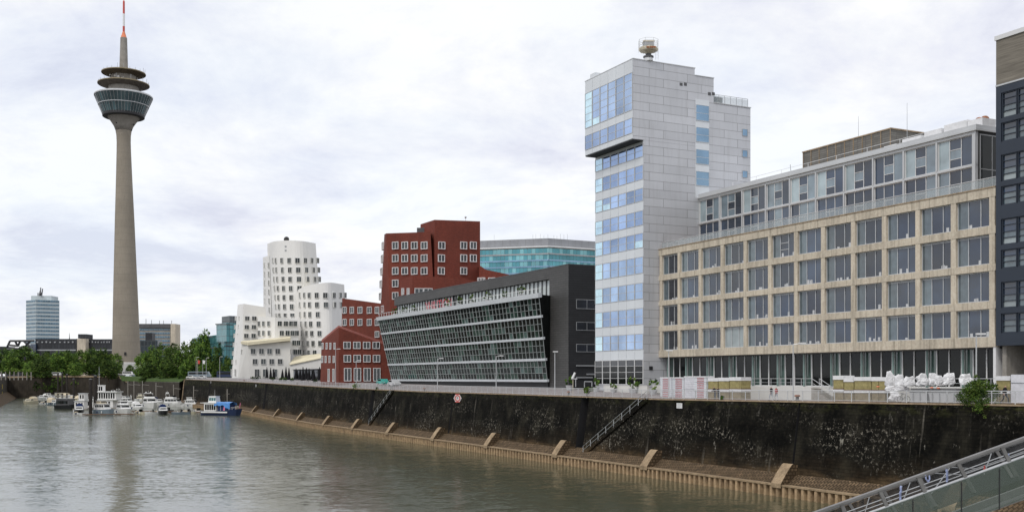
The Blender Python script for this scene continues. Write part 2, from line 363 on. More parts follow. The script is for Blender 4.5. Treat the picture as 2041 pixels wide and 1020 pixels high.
# water
wm=bpy.data.materials.new('harbour_water'); wm.use_nodes=True; t=wm.node_tree; N=t.nodes; K=t.links.new; b=N['Principled BSDF']
b.inputs['Base Color'].default_value=(.075,.082,.050,1); b.inputs['Roughness'].default_value=.06; b.inputs['IOR'].default_value=1.333
ge=N.new('ShaderNodeTexCoord')
def wnz(scl,sx,sy,det,rough=.6,rot=0):
    mp=N.new('ShaderNodeMapping'); mp.inputs['Scale'].default_value=(sx,sy,1); mp.inputs['Rotation'].default_value=(0,0,rot); K(ge.outputs['Object'],mp.inputs[0])
    n=N.new('ShaderNodeTexNoise'); n.inputs['Scale'].default_value=scl; n.inputs['Detail'].default_value=det; n.inputs['Roughness'].default_value=rough; K(mp.outputs[0],n.inputs['Vector']); return n
def vm(op,a,b_=None):
    x=N.new('ShaderNodeVectorMath'); x.operation=op
    for k_,v in ((0,a),(1,b_)):
        if v is None: continue
        if isinstance(v,tuple): x.inputs[k_].default_value=v
        else: K(v,x.inputs[k_])
    return x.outputs[0]
def slope(n,amp): return vm('MULTIPLY',vm('SUBTRACT',n.outputs['Color'],(.5,.5,.5)),(amp*2.3,amp,0))
a1=wnz(2.1,.6,1.0,4,.7,.15); a2=wnz(.6,.5,1.0,4,.62,-.1); a4=wnz(.09,.35,1.0,3,.55,.05); a3=wnz(.013,1,2.2,4)
sm=vm('ADD',vm('ADD',slope(a1,.27),slope(a2,.15)),slope(a4,.05))
mr=N.new('ShaderNodeMapRange'); mr.inputs[1].default_value=.35; mr.inputs[2].default_value=.65; mr.inputs[3].default_value=.45; mr.inputs[4].default_value=.95; K(a3.outputs[0],mr.inputs[0])
sc3=N.new('ShaderNodeVectorMath'); sc3.operation='SCALE'; K(sm,sc3.inputs[0]); K(mr.outputs[0],sc3.inputs['Scale'])
K(vm('NORMALIZE',vm('ADD',sc3.outputs[0],(0,0,1))),b.inputs['Normal'])
b.inputs['IOR'].default_value=1.62; b.inputs['Roughness'].default_value=.14
wmb=MB(); wmb.poly([(-420,-300,0),(240,-300,0),(240,900,0),(-420,900,0)])
tag(wmb.build('water',wm,uv=False),kind='structure')

# quay wall material
qm=bpy.data.materials.new('stained_quay_masonry'); qm.use_nodes=True; t=qm.node_tree; N=t.nodes; K=t.links.new; b=N['Principled BSDF']; b.inputs['Roughness'].default_value=.9; b.inputs['Specular IOR Level'].default_value=.08
ge=N.new('ShaderNodeTexCoord'); sp=N.new('ShaderNodeSeparateXYZ'); K(ge.outputs['UV'],sp.inputs[0])
def nz(sx,sy,det=6,rough=.6,z=0):
    mp=N.new('ShaderNodeMapping'); mp.inputs['Scale'].default_value=(sx,sy,1); mp.inputs['Location'].default_value=(0,0,z); K(ge.outputs['UV'],mp.inputs[0])
    n=N.new('ShaderNodeTexNoise'); n.inputs['Scale'].default_value=1; n.inputs['Detail'].default_value=det; n.inputs['Roughness'].default_value=rough; K(mp.outputs[0],n.inputs['Vector']); return n.outputs[0]
def rmp(src,ps):
    r=N.new('ShaderNodeValToRGB'); e=r.color_ramp.elements
    while len(e)<len(ps): e.new(.5)
    for i,(a,c) in enumerate(ps): e[i].position=a; e[i].color=(*(c if isinstance(c,tuple) else (c,c,c)),1)
    K(src,r.inputs[0]); return r.outputs[0]
def mxx(f,a,bb,mode='MIX'):
    x=N.new('ShaderNodeMixRGB'); x.blend_type=mode
    for i,v in ((0,f),(1,a),(2,bb)):
        if isinstance(v,(int,float)): x.inputs[i].default_value=v
        elif isinstance(v,tuple): x.inputs[i].default_value=(*v,1)
        else: K(v,x.inputs[i])
    return x.outputs[0]
def mth(op,a,bb):
    x=N.new('ShaderNodeMath'); x.operation=op
    for i,v in ((0,a),(1,bb)):
        if isinstance(v,(int,float)): x.inputs[i].default_value=v
        else: K(v,x.inputs[i])
    return x.outputs[0]
base=rmp(nz(.35,.22),[(.38,(.003,.003,.0025)),(.52,(.0085,.008,.0065)),(.66,(.024,.022,.016))])
base=mxx(rmp(nz(2.2,2.2,4),[(.5,0.0),(.8,.3)]),base,(.05,.043,.03))
zc=sp.outputs[1]
zn=mth('ADD',zc,mth('MULTIPLY',mth('SUBTRACT',nz(.12,.3,5),.5),4))
brown=rmp(mth('DIVIDE',zn,12),[(.10,1.0),(.17,.75),(.27,.12),(.45,0)])
bcol=rmp(nz(.8,1.8,5),[(.3,(.055,.038,.022)),(.7,(.17,.115,.062))])
base=mxx(brown,base,bcol)
# white lime efflorescence: clustered specks and runs
clus=rmp(nz(.07,.22,4,.65,3),[(.47,0.0),(.64,1.0)])
band=rmp(mth('DIVIDE',zc,12),[(.12,.35),(.3,1.0),(.62,.9),(.8,.25)])
spk=rmp(nz(2.6,2.1,7,.78,7),[(.545,0.0),(.61,1.0)])
fac=mth('MULTIPLY',mth('MULTIPLY',clus,spk),band)
base=mxx(mth('MULTIPLY',fac,.85),base,(.36,.33,.27))
run=mth('MULTIPLY',rmp(nz(1.4,.09,5,.6,11),[(.60,0.0),(.70,1.0)]),rmp(nz(.1,.2,3,.5,13),[(.45,0.0),(.6,1.0)]))
base=mxx(mth('MULTIPLY',run,.40),base,(.24,.22,.185))
run2=mth('MULTIPLY',rmp(nz(.9,.35,5,.75,17),[(.63,0.0),(.68,1.0)]),band)
base=mxx(mth('MULTIPLY',run2,.7),base,(.36,.34,.29))
# moss near the top edge
mos=mth('MULTIPLY',rmp(mth('DIVIDE',zc,12),[(.78,0.0),(.9,1.0)]),rmp(nz(.5,1.2,5,.7,21),[(.48,0.0),(.6,1.0)]))
base=mxx(mth('MULTIPLY',mos,.7),base,(.060,.062,.022))
br=N.new('ShaderNodeTexBrick'); br.inputs['Scale'].default_value=1; br.inputs['Brick Width'].default_value=.85; br.inputs['Row Height'].default_value=.36; br.inputs['Mortar Size'].default_value=.03
br.inputs['Color1'].default_value=(.9,.9,.9,1); br.inputs['Color2'].default_value=(1.15,1.15,1.15,1); br.inputs['Mortar'].default_value=(.75,.75,.75,1)
K(ge.outputs['UV'],br.inputs['Vector']); base=mxx(1.0,base,br.outputs['Color'],'MULTIPLY')
K(base,b.inputs['Base Color'])
bp=N.new('ShaderNodeBump'); bp.inputs['Strength'].default_value=.8; bp.inputs['Distance'].default_value=.08; K(br.outputs['Color'],bp.inputs['Height']); K(bp.outputs[0],b.inputs['Normal'])
M['quay']=qm
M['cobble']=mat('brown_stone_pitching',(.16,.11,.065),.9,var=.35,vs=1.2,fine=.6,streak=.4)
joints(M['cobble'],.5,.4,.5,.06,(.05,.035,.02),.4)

ZB=1.5; VB=1.9
def wallpt(s,zf,rec=0): # zf 0 bottom ..1 top
    return P(s,VB+(VT-VB)*zf+rec,ZB+(qz(s)-ZB)*zf)
recs=[(spx(a,2),spx(b,2)) for a,b in ((1576,1580),(1146,1161),(892,894.5),(732,738),(523,527),(413,415.5),(2075,2100))]
cuts=sorted(set([-300,-100,0,60]+[x for r in recs for x in r]+[s for s in range(70,int(SEND),12)]+[SEND]))
qw=empty('quay_wall',P(150,VB,0),'tall black masonry quay wall with white lime stains and battered face above the sheet piling','quay wall')
mb=MB()
def inrec(s): return any(min(r)<s<max(r) for r in recs)
prev=None
for s0,s1 in zip(cuts,cuts[1:]):
    r=1.5 if inrec((s0+s1)/2) else 0
    rb=r+1.2 if r else 0
    mb.poly([P(s0,VB+rb,ZB),P(s0,VT+(r if r else 0),qz(s0)),P(s1,VT+r,qz(s1)),P(s1,VB+rb,ZB)])
    if r:
        for s in (s0,s1): mb.poly([P(s,VB,ZB),P(s,VT,qz(s)),P(s,VT+r,qz(s)),P(s,VB+rb,ZB)],1)
# return face at the far end
mb.poly([P(SEND,VB,ZB-1),P(SEND,VT,qz(SEND)),P(SEND,30,qz(SEND)),P(SEND,30,-1),P(SEND,VB,-1)])
mb.build('wall_face',[qm,M['black']],qw)
m=MB(); st=[-300,-100,0]+list(range(60,int(SEND),8))+[SEND]
for s0,s1 in zip(st,st[1:]):
    m.hexa([P(s0,VT-.12,qz(s0)-.14),P(s1,VT-.12,qz(s1)-.14),P(s1,VT+.5,qz(s1)-.14),P(s0,VT+.5,qz(s0)-.14),P(s0,VT-.12,qz(s0)+.02),P(s1,VT-.12,qz(s1)+.02),P(s1,VT+.5,qz(s1)+.02),P(s0,VT+.5,qz(s0)+.02)])
m.build('coping',M['cap'],qw)
m=MB()
m.tube(P(SEND-.2,VB-.1,ZB),P(SEND-.2,VT-.1,qz(SEND)),.28); m.build('end_kerb',M['cap'],qw)
# buttress ramps
def buttress(px,wm_):
    s=spx(px,.4); m=MB(); pr=[(-.28,1.0),(-.28,1.5),(.5,2.62),(1.3,3.58),(1.55,3.66),(2.5,3.5),(2.7,1.0)]
    m.prism([P(s-wm_/2,v,z) for v,z in pr],[P(s+wm_/2,v,z) for v,z in pr])
    m.m[0]=m.m[1]=1  # side faces take the darker stone: shade and dirt put into the colour
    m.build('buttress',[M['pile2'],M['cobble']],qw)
M['pile2']=mat('tan_stained_concrete',(.33,.245,.155),.9,var=.25,vs=.9,fine=.5,streak=.4,streakc=(.12,.085,.05))
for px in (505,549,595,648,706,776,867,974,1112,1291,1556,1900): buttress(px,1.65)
# sheet piling
sp_=empty('sheet_piling',P(150,0,0),'rust brown corrugated sheet piling with a cap beam, in the water below the quay wall','sheet piling')
m=MB(); s=55
prof=[]
while s<SEND-2:
    prof+= [(s,-.12),(s+.40,-.12),(s+.48,.46),(s+.96,.46)]; s+=1.04
for (s0,v0),(s1,v1) in zip(prof,prof[1:]): m.poly([P(s0,v0,-1),P(s1,v1,-1),P(s1,v1,1.22),P(s0,v0,1.22)])
m.build('pile_wall',M['pile'],sp_)
m=MB()
for s0,s1 in zip(st[3:],st[4:]): m.hexa([P(s0,-.2,1.2),P(s1,-.2,1.2),P(s1,.62,1.2),P(s0,.62,1.2),P(s0,-.2,1.38),P(s1,-.2,1.38),P(s1,.62,1.38),P(s0,.62,1.38)])
m.build('cap_beam',M['pile2'],sp_)
m=MB()
for s0,s1 in zip(st[3:],st[4:]): m.poly([P(s0,.6,1.30),P(s1,.6,1.30),P(s1,VB+.45,2.7),P(s0,VB+.45,2.7)])
m.build('stone_apron',M['cobble'],sp_)
# wall stairs with handrail
def wstair(px0,y0,px1,y1,label):
    s0=spx(px0,2.0); s1=spx(px1,3.2); z0=zz(y0,.894*s0+.9); z1=qz(s1)+.0
    t_=empty('wall_staircase',P(s0,1.5,z0-1),label,'staircase','stair flights set into the quay wall')
    f=MB(); n=int((z1-z0+1)/.19)
    for i in range(n):
        a=s0+(s1-s0)*i/n; b_=s0+(s1-s0)*(i+1)/n; z=z0-1+(z1-z0+1)*(i+1)/n; zf=(z-ZB)/(qz(a)-ZB); v=VB+(VT-VB)*zf
        f.hexa([P(a,v-.35,z-.5),P(b_,v-.35,z-.5),P(b_,v+.3,z-.5),P(a,v+.3,z-.5),P(a,v-.35,z-.02),P(b_,v-.35,z-.02),P(b_,v+.3,z-.02),P(a,v+.3,z-.02)])
    f.build('steps',qm,t_)
    def rp(u,dz):
        s=s0+(s1-s0)*u; z=z0-1+(z1-z0+1)*u; v=VB+(VT-VB)*(z-ZB)/(qz(s)-ZB)-.3
        return P(s,v,z+dz)
    h=MB()
    for dz in (1.05,.45): h.tube(rp(0,dz),rp(1,dz),.045)
    h.build('handrail',M['mgrey'],t_)
    for i in range(9): p=MB(); p.tube(rp(i/8,-.1),rp(i/8,1.05),.04); p.build('rail_post',M['lgrey'],t_)
wstair(1166,890,1293,795,'stone stair flight with a grey handrail climbing the quay wall below the white tower')
wstair(737,838,786,780,'narrow stair flight with a grey handrail in the quay wall below the slanted glass building')

# promenade railing
rl=empty('promenade_railing',P(150,VT+.2,10.5),'long pale steel railing with thin balusters running along the quay edge','railing')
def rseg(s0,s1,v,h,r,mb): 
    mb.tube(P(s0,v,qz(s0)+h),P(s1,v,qz(s1)+h),r,5)
m=MB(); srange=list(np.arange(62,SEND-2,2.55))
VR=VT+.12
for a,b_ in zip(srange,srange[1:]):
    rseg(a,b_,VR,1.22,.045,m); rseg(a,b_,VR,.16,.03,m); rseg(a,b_,VR,1.02,.025,m)
m.build('rails',M['lgrey'],rl)
m=MB()
for s in np.arange(62,SEND-2,.16 ):
    if s<400: m.tube(P(s,VR,qz(s)+.16),P(s,VR,qz(s)+1.02),.011,3)
tag(m.build('balusters',M['lgrey'],rl),kind='stuff')
rest=MB()
for i,s in enumerate(srange):
    p=MB() if i<100 else rest
    p.tube(P(s,VR,qz(s)-.25),P(s,VR,qz(s)+1.22),.05,6)
    if i<100: p.build('post',M['lgrey'],rl)
tag(rest.build('post',M['lgrey'],rl),kind='stuff')

# left quay and far walls
lq=empty('left_quay_wall',(-237,485,0),'dark low quay wall with yellow ladder marks and brown sloping base, left bank','quay wall')
L2=[(-57,-300),(-56,0),(-237,485),(-347,742)]; L1=[(x+7,y) for x,y in L2]
m=MB(); m2=MB()
for (a,b_),(za,zb) in zip(zip(L2,L2[1:]),((12.8,12.8),(12.8,12.85),(12.85,14.6))):
    m.poly([(a[0],a[1],4),(b_[0],b_[1],4),(b_[0],b_[1],zb),(a[0],a[1],za)])
for a,b_ in zip(range(3),range(1,4)):
    A,B,C,D=L1[a],L1[b_],L2[b_],L2[a]
    m2.poly([(A[0],A[1],-.5),(B[0],B[1],-.5),(C[0],C[1],4.3),(D[0],D[1],4.3)])
M['dkwall']=mat('dark_harbour_wall',(.045,.038,.03),.9,var=.35,vs=.3,streak=.4,streakc=(.12,.1,.075),fine=.4)
m.build('wall_face',M['dkwall'],lq); m2.build('sloping_base',M['cobble'],lq)
M['yellow']=mat('yellow_marks',(.55,.42,.10),.6)
for px,y0 in ((4,766),(25,762),(39,758),(47,757),(54,756),(60,755)):
    k=kk(px); # on the wall line between (-237,485) and (-347,742)
    dxx=(-110,257); tt=(k*485+237)/(dxx[0]-k*dxx[1]); x=-237+tt*dxx[0]; y=485+tt*dxx[1]
    fr=Face((x,y),(dxx[0]*-1,dxx[1]*-1)); q=MB(); z=zz(y0,y)
    q.box(fr,-.7,.7,-.35,.1,z-3.0,z); q.box(fr,-.7,.7,-.35,.1,z-7.2,z-4.5); q.build('ladder_marking',M['yellow'],lq)
fwt=empty('far_harbour_wall',(-268,742,0),'dark harbour wall closing the far end of the basin behind the boats','harbour wall')
m=MB(); c=MB()
for a,b_ in zip(farwall,farwall[1:]):
    m.poly([(a[0],a[1],-1),(b_[0],b_[1],-1),b_,a])
    A=Vector(a);B=Vector(b_); d=(B-A).normalized(); n=Vector((d.y,-d.x,0))*.4
    if a[2]>12: c.hexa([A+n-Vector((0,0,.9)),B+n-Vector((0,0,.9)),B-n-Vector((0,0,.9)),A-n-Vector((0,0,.9)),A+n+Vector((0,0,.15)),B+n+Vector((0,0,.15)),B-n+Vector((0,0,.15)),A-n+Vector((0,0,.15))])
a=farwall[-1]; e=P(SEND,VB+2,11)
m.poly([(a[0],a[1],-1),(e[0],e[1]+30,-1),(e[0],e[1]+30,12.5),a])
m.build('wall_face',M['dkwall'],fwt); c.build('coping',M['cap'],fwt)
# grass slope on the far right bank
g=MB(); p=[at(240,762,700),at(357,765,552),at(368,752,600),at(330,746,640),at(238,744,720)]
for q in p: q.z+=.0
g.poly([(p[0].x,p[0].y+3,11.75),(p[1].x,p[1].y+3,11.45),(p[2].x,p[2].y,13.4),(p[3].x,p[3].y,14.2),(p[4].x,p[4].y,15.2)])
tag(g.build('grass_slope',M['grass']),kind='structure')
def leafball(name,parent,lobes,n,size,seed=1,mats=('leaf','leafd','leafl'),origin=None,flat=.0,ret=False):
    """crown of leaf clumps: many small randomly turned faces spread through uneven lobes"""
    g=np.random.default_rng(seed); V=[];Fm=[]
    vol=np.array([l[3]*l[4]*l[5] for l in lobes])**(2/3); cnt=(n*vol/vol.sum()).astype(int)+4
    for l,c in zip(lobes,cnt):
        ncl=max(5,c//14)
        d=g.normal(size=(ncl,3)); d/=np.linalg.norm(d,axis=1)[:,None]; rr=g.uniform(.35,1.0,ncl)**.45
        cen=d*rr[:,None]; cm_=g.choice(len(mats),ncl,p=[.5,.28,.22] if len(mats)==3 else None)
        idx=g.integers(0,ncl,c)
        p=cen[idx]+g.normal(size=(c,3))*.105
        p=p*np.array(l[3:6])+np.array(l[:3])
        a=g.normal(size=(c,3)); a/=np.linalg.norm(a,axis=1)[:,None]
        b=np.cross(a,g.normal(size=(c,3))); b/=np.linalg.norm(b,axis=1)[:,None]
        s=size*g.uniform(.55,1.25,c)[:,None]
        V.append(np.stack([p-a*s*.5,p+b*s*.32,p+a*s*.5,p-b*s*.32],1).reshape(-1,3)); Fm.append(cm_[idx])
    V=np.concatenate(V); mi=np.concatenate(Fm); nf=len(mi)
    Lc=LOC.get(parent.name,Vector((0,0,0))) if parent else Vector(origin or (0,0,0))
    V=V-np.array(Lc)
    me=bpy.data.meshes.new(name); me.from_pydata(V.tolist(),[],np.arange(nf*4).reshape(-1,4).tolist())
    for m in mats: me.materials.append(M[m])
    me.polygons.foreach_set('material_index',mi.astype(np.int32))
    o=bpy.data.objects.new(name,me); col.objects.link(o); LOC[o.name]=Lc
    if parent: o.parent=parent
    else: o.location=Lc
    return o
rnd=random.Random(3)
# ---------------- beige office building ----------------
B0=qface(14,1315); gB=10.0
bays=[B0.a(p) for p in (1317,1353,1395,1439,1485,1534,1586,1640,1700,1762,1829,1900,1977)]
LB_=B0.a(1984.5); aL=B0.a(1313)
ob=empty('office_building',B0(0,0,12.3),'long sandstone grid fronted office building with a glazed penthouse, right of the white tower','building')
core=MB(); core.box(B0,aL+.1,LB_-.1,-22,-.62,16.62,33.0); core.box(B0,aL+.1,LB_-.1,-22,-1.62,gB,16.44); core.build('wall',M['concgrey'],ob)
beams=[(16.6,17.65),(20.6,21.4),(24.57,25.3),(28.45,29.27),(32.3,33.25)]
for z0,z1 in beams: m=MB(); m.box(B0,aL,LB_,-.6,.03,z0,z1); m.build('beam',M['beigebeam'],ob)
m=MB(); m.box(B0,aL,LB_,-8.2,.10,33.25,33.37); m.build('coping',M['cap'],ob)
for i,a in enumerate(bays):
    for (z0,z1),(z2,z3) in zip(beams,beams[1:]):
        m=MB(); m.box(B0,max(aL,a-.34),min(LB_,a+.34),-.6,.0,z1,z2); m.build('column',M['beige'],ob)
OG=('gl_office','gl_curtain','gl_blind','gl_office2')
for i in range(12):
    for j,((z0,z1),(z2,z3)) in enumerate(zip(beams,beams[1:])):
        A=bays[i]+.345; Bq=bays[i+1]-.345; r=rnd.random()
        full_blind=(i,j) in ((3,0),)
        def pick(ci,ri,r=r,i=i,full=full_blind):
            if full: return 2
            if i==0: return 3 if ci else 1
            if ci==0: return 1
            if r>.72 and ri==1 and ci==1: return 1
            return 0
        win=window(ob,B0,A,Bq,z1+.02,z2-.02,-.42,cols=(.33,.70),rows=((.94,) if r>.5 or full_blind else ()) if not (i==5 and j==3) else (),fw=.085,dep=.14,fm='lgrey',gm=OG,rnd=pick,
            colrows=[(),(.33,.62),()] if (i==5 and j==3) else None)
        # desks and lamps on the inside sill seen through the glass: low pale clutter
        if rnd.random()<.75 and not full_blind:
            for c in range(rnd.randint(1,3)):
                q=MB(); x=A+(Bq-A)*(.36+.55*rnd.random()); q.box(B0,x-.18,x+.18,-.385,-.36,z1+.12,z1+.3+.35*rnd.random()); q.build('sill_clutter',M['lgrey'],win)
# ground floor glazing
zp=12.3
gx=[]
for i in range(12):
    A,Bq=bays[i],bays[i+1]
    def pick(ci,ri): return 1 if ci==0 else 0
    window(ob,B0,A+.09,Bq-.09,zp,16.58,-1.6,cols=(.27,.63),fw=.10,dep=.2,fm='white',gm=('gl_black','gl_green'),rnd=lambda ci,ri:1 if ci==0 else 0,name='ground_floor_window')
    m=MB(); m.tube(B0(A+.32,-1.1,zp),B0(A+.32,-1.1,16.58),.14,8); m.build('glass_pillar',M['gl_pil'],ob)
m=MB(); m.box(B0,aL,LB_,-1.75,-.61,16.45,16.6); m.build('soffit',M['dgrey'],ob)
m=MB(); m.box(B0,LB_-.35,LB_-.02,-1.4,-.05,zp,16.6); m.build('end_pillar',M['white'],ob)
# plinth terrace with stairs
pl=MB(); pa0=B0.a(1493,3); pa1=B0.a(1612,3)
pl.box(B0,aL,LB_+20,-1.7,1.2,gB-.5,zp-.02)
pl.box(B0,pa0,pa1,1.2,2.6,gB-.5,zp-.06); pl.build('terrace_plinth',M['plaster2'],ob)
# sloping ramp wing on the left of the plinth
m=MB(); a_=B0.a(1478,3)
m.prism([B0(a_,1.21,gB),B0(pa0-.01,1.21,gB),B0(pa0-.01,1.21,zp-.1),B0(a_,1.21,gB+.7)],[B0(a_,2.6,gB),B0(pa0-.01,2.6,gB),B0(pa0-.01,2.6,zp-.1),B0(a_,2.6,gB+.7)]); m.build('ramp',M['plaster2'],ob)
m=MB(); s1_=B0.a(1612,3); s2_=B0.a(1652,3); n=9
for i in range(n):
    m.box(B0,s1_+(s2_-s1_)*i/n,s1_+(s2_-s1_)*(i+1)/n,1.22,2.6,gB-.5,zp-.06-(zp-10.7)*(i+1)/n)
m.build('entrance_stairs',M['concgrey'],ob)
m=MB()
def railline(mb,pts,h=1.0,r=.035,post=1.8,mid=True):
    for p,q in zip(pts,pts[1:]):
        p=Vector(p);q=Vector(q); mb.tube(p+Vector((0,0,h)),q+Vector((0,0,h)),r,5)
        if mid: mb.tube(p+Vector((0,0,h*.5)),q+Vector((0,0,h*.5)),r*.7,4)
        n=max(1,int((q-p).length/post))
        for i in range(n+1): x=p.lerp(q,i/n); mb.tube(x,x+Vector((0,0,h)),r,5)
railline(m,[B0(aL+1,1.1,zp),B0(pa0,1.1,zp)]); railline(m,[B0(pa0,2.5,zp),B0(pa1,2.5,zp),B0(s2_,2.5,10.7)]); railline(m,[B0(s1_,1.3,zp),B0(s2_,1.3,10.7)])
railline(m,[B0(s2_+.5,1.1,zp),B0(LB_+8,1.1,zp)]); railline(m,[B0(a_,2.5,11),B0(pa0,2.5,zp)])
m.build('terrace_railing',M['lgrey'],ob)
# parapet glass and handrail on the roof edge
m=MB(); m.box(B0,aL+.3,LB_-.2,-.35,-.33,33.4,34.3); m.build('roof_parapet_glass',mat('clear_parapet_glass',(.45,.5,.52),.05,ior=1.5,var=.02),ob)
bpy.data.materials['clear_parapet_glass'].node_tree.nodes['Principled BSDF'].inputs['Alpha'].default_value=.35
m=MB(); m.tube(B0(aL+.3,-.34,34.38),B0(LB_-.2,-.34,34.38),.05,6)
a=aL+.3
while a<LB_-.2: m.tube(B0(a,-.34,33.37),B0(a,-.34,34.38),.03,4); a+=1.53
m.build('roof_handrail',M['lgrey'],ob)
# penthouse
P0=qface(21.7,1393); mul=[P0.a(p) for p in (1393,1435,1480,1527,1575,1627,1683,1741,1802,1868,1941)]
PE=mul[-1]+.35
m=MB(); m.box(P0,.1,PE-.1,-14,-.3,33.3,41.7); m.build('penthouse_wall',M['dgrey'],ob)
m=MB(); m.box(P0,-.1,PE+.25,-14.3,.35,41.75,42.0); m.box(P0,.0,PE+.12,-14.2,.18,42.0,42.45); m.build('penthouse_roof',M['lgrey'],ob)
m=MB(); m.box(P0,0,PE,-.28,.12,37.7,37.95); m.box(P0,0,PE,-.28,.1,41.4,41.75); m.build('transom_band',M['lgrey'],ob)
PG=('gl_office','gl_pent','gl_pent2','gl_pent')
M['gl_pent']=mat('penthouse_glass',(.16,.22,.26),.05,var=.3,vs=.5,ior=2.1,rnd=.2,bump=.03,bs=.4)
M['gl_pent2']=mat('penthouse_glass_blind',(.34,.42,.45),.07,var=.2,vs=.5,ior=1.8,rnd=.2)
for i in range(10):
    A,Bq=mul[i]+.12,mul[i+1]-.12; q=rnd.random()
    m=MB(); m.box(P0,mul[i]-.115,mul[i]+.115,-.28,.16,33.3,37.7); m.box(P0,mul[i]-.115,mul[i]+.115,-.28,.16,37.95,41.4); m.build('mullion',M['lgrey'],ob)
    lay=[rnd.choice((0,0,1,1,2)) for _ in range(3)]; lay[2]=rnd.choice((0,0,1))
    window(ob,P0,A,Bq,37.95,41.4,-.2,cols=(.33,.66),fw=.08,dep=.14,fm='white',gm=PG,rnd=lambda ci,ri,l=lay:(l[ci] if ci!=1 else (3 if (ri+l[0])%2 else 0)),colrows=[(),(.31,.63),()],name='penthouse_window')
    lay2=[rnd.choice((0,0,1)) for _ in range(3)]
    window(ob,P0,A,Bq,33.35,37.7,-.2,cols=(.33,.66),fw=.08,dep=.14,fm='white',gm=PG,rnd=lambda ci,ri,l=lay2:l[ci],colrows=[(),(.55,),()],name='penthouse_window')
m=MB(); m.box(P0,mul[-1]-.1,PE,-.28,.2,33.3,41.4); m.build('corner_post',M['lgrey'],ob)
PS=P0.side(PE)
for i in range(3): window(ob,PS,.5+i*4.2,4.5+i*4.2,33.4,41.4,.02,cols=(.5,),rows=(.5,),fw=.12,dep=.1,fm='grey',gm=('gl_black',),name='side_window')
# roof plant screen (grey mesh louvre) and rails
S0=qface(27,1601); sl=S0.a(1775)
M['mesh']=joints(mat('perforated_screen',(.21,.20,.18),.7,metal=.2,var=.15,vs=.8),1.5,.3,0,.03,(.11,.105,.1),.2)
m=MB(); m.box(S0,0,sl,-9.5,0,42.4,46.2); m.build('plant_screen',M['mesh'],ob)
m=MB(); m.box(S0,-.15,sl+.15,-9.6,.12,46.2,46.36)
a=0
while a<=sl: m.box(S0,a-.04,a+.04,.01,.08,42.4,46.2); a+=sl/10
m.build('screen_frame',M['cap'],ob)
m=MB(); railline(m,[P0(7,-1.2,42.4),P0(PE-7,-1.2,42.4)],.95,.03,5.2,False); m.build('roof_railing',M['white'],ob)
m=MB(); railline(m,[P0(PE-14,-7,43.2),P0(PE-1,-7,43.2),P0(PE-1,-13.5,43.2)],1.1,.03,3.5,False); railline(m,[P0(PE-22,-9,43.2),P0(PE-14,-7,43.2)],.9,.03,3,False); m.build('roof_railing',M['grey'],ob)
m=MB(); a=P0.a(1808,-6); m.tube(P0(a,-6,42.3),P0(a,-6,49.2),.05,5,r2=.02); a=P0.a(1711,-8); m.tube(P0(a,-8,46),P0(a,-8,50),.04,4,r2=.02)
a=P0.a(1577,-2); m.tube(P0(a,-2,42.4),P0(a-.2,-2,44),.05,4); m.build('roof_antenna',M['grey'],ob)
m=MB()
for a,w_,h in ((PE-12,3,.7),(PE-8.5,2.6,.9),(PE-5.5,3.4,1.1),(PE-2.2,2.2,.9),(PE-15,2,.4)):
    m.box(P0,a,a+w_,-3.2,-1.0,42.46,42.46+h)
m.build('roof_equipment',M['tarp'],ob)
m=MB()
for a in (PE-4,PE-1.8,PE-1): m.ball(P0(a,-2.6,43.4),.55,8)
m.build('red_roof_bags',M['rust'],ob)
# ---------------- dark blue building on the right edge ----------------
D0=qface(13.6,1985); od=empty('dark_blue_building',D0(0,0,11),'tall dark blue steel building with a concrete crown, cut by the right edge','building')
dl=26
m=MB(); m.box(D0,.02,dl,-20,0,43.66,48.3); m.build('concrete_crown',M['board'],od)
m=MB(); m.box(D0,-.1,dl,-20.1,.12,48.3,48.75); m.build('coping',M['white'],od)
m=MB(); m.box(D0,.0,dl,-20,-.35,16.7,43.66); m.box(D0,0,.62,-.35,0,16.7,43.5); m.build('wall',M['navy'],od)
m=MB(); m.box(D0,-.03,dl,-.3,.05,43.5,43.66); m.build('metal_sill',M['lgrey'],od)
rows=[(184,235,3),(244,282,2),(308,361,3),(371,409,2),(436,488,3),(498,535,2),(562,614,3),(625,664,2)]
Yd=D0.O[1]+D0.d[1]*1.2
zr=[(zz(b_,Yd),zz(a,Yd),n) for a,b_,n in rows]
prev=43.5
m=MB()
for z0,z1,n in zr: m.box(D0,.62,dl,-.35,-.005,z1,prev); prev=z0
m.box(D0,.62,dl,-.35,-.005,16.7,prev); m.build('spandrel_bands',M['navy'],od)
aw=D0.a(1996); bw=D0.a(2025)-aw
for z0,z1,n in zr:
    for k_ in range(6):
        A=aw+k_*(bw+.12)
        window(od,D0,A,A+bw,z0+.01,z1-.01,-.3,cols=(),rows=[(.27,.5,.76),(.36,.66)][n==2],fw=.09,dep=.2,fm='navy',gm=('gl_side','gl_curtain','gl_office','gl_blind'),rnd=lambda ci,ri,n=n,k_=k_:(2 if ri>=2 else (1 if ri==1 else (3 if n==3 and k_==0 else 1))))
    m=MB(); m.box(D0,.62,aw-.02,-.35,-.2,z0,z1); m.build('window_reveal',M['black'],od)
m=MB(); m.box(D0,2.6,dl,-5,-3.5,10,16.7); m.box(D0,.3,.8,-3.5,-.6,10,16.7); m.box(D0,5.2,5.8,-3.5,-1,10,16.7); m.build('ground_floor_wall',M['concgrey'],od)
m=MB(); m.box(D0,2.75,4.6,-3.5,-3.4,12.3,15.6); m.build('door',M['gl_black'],od)
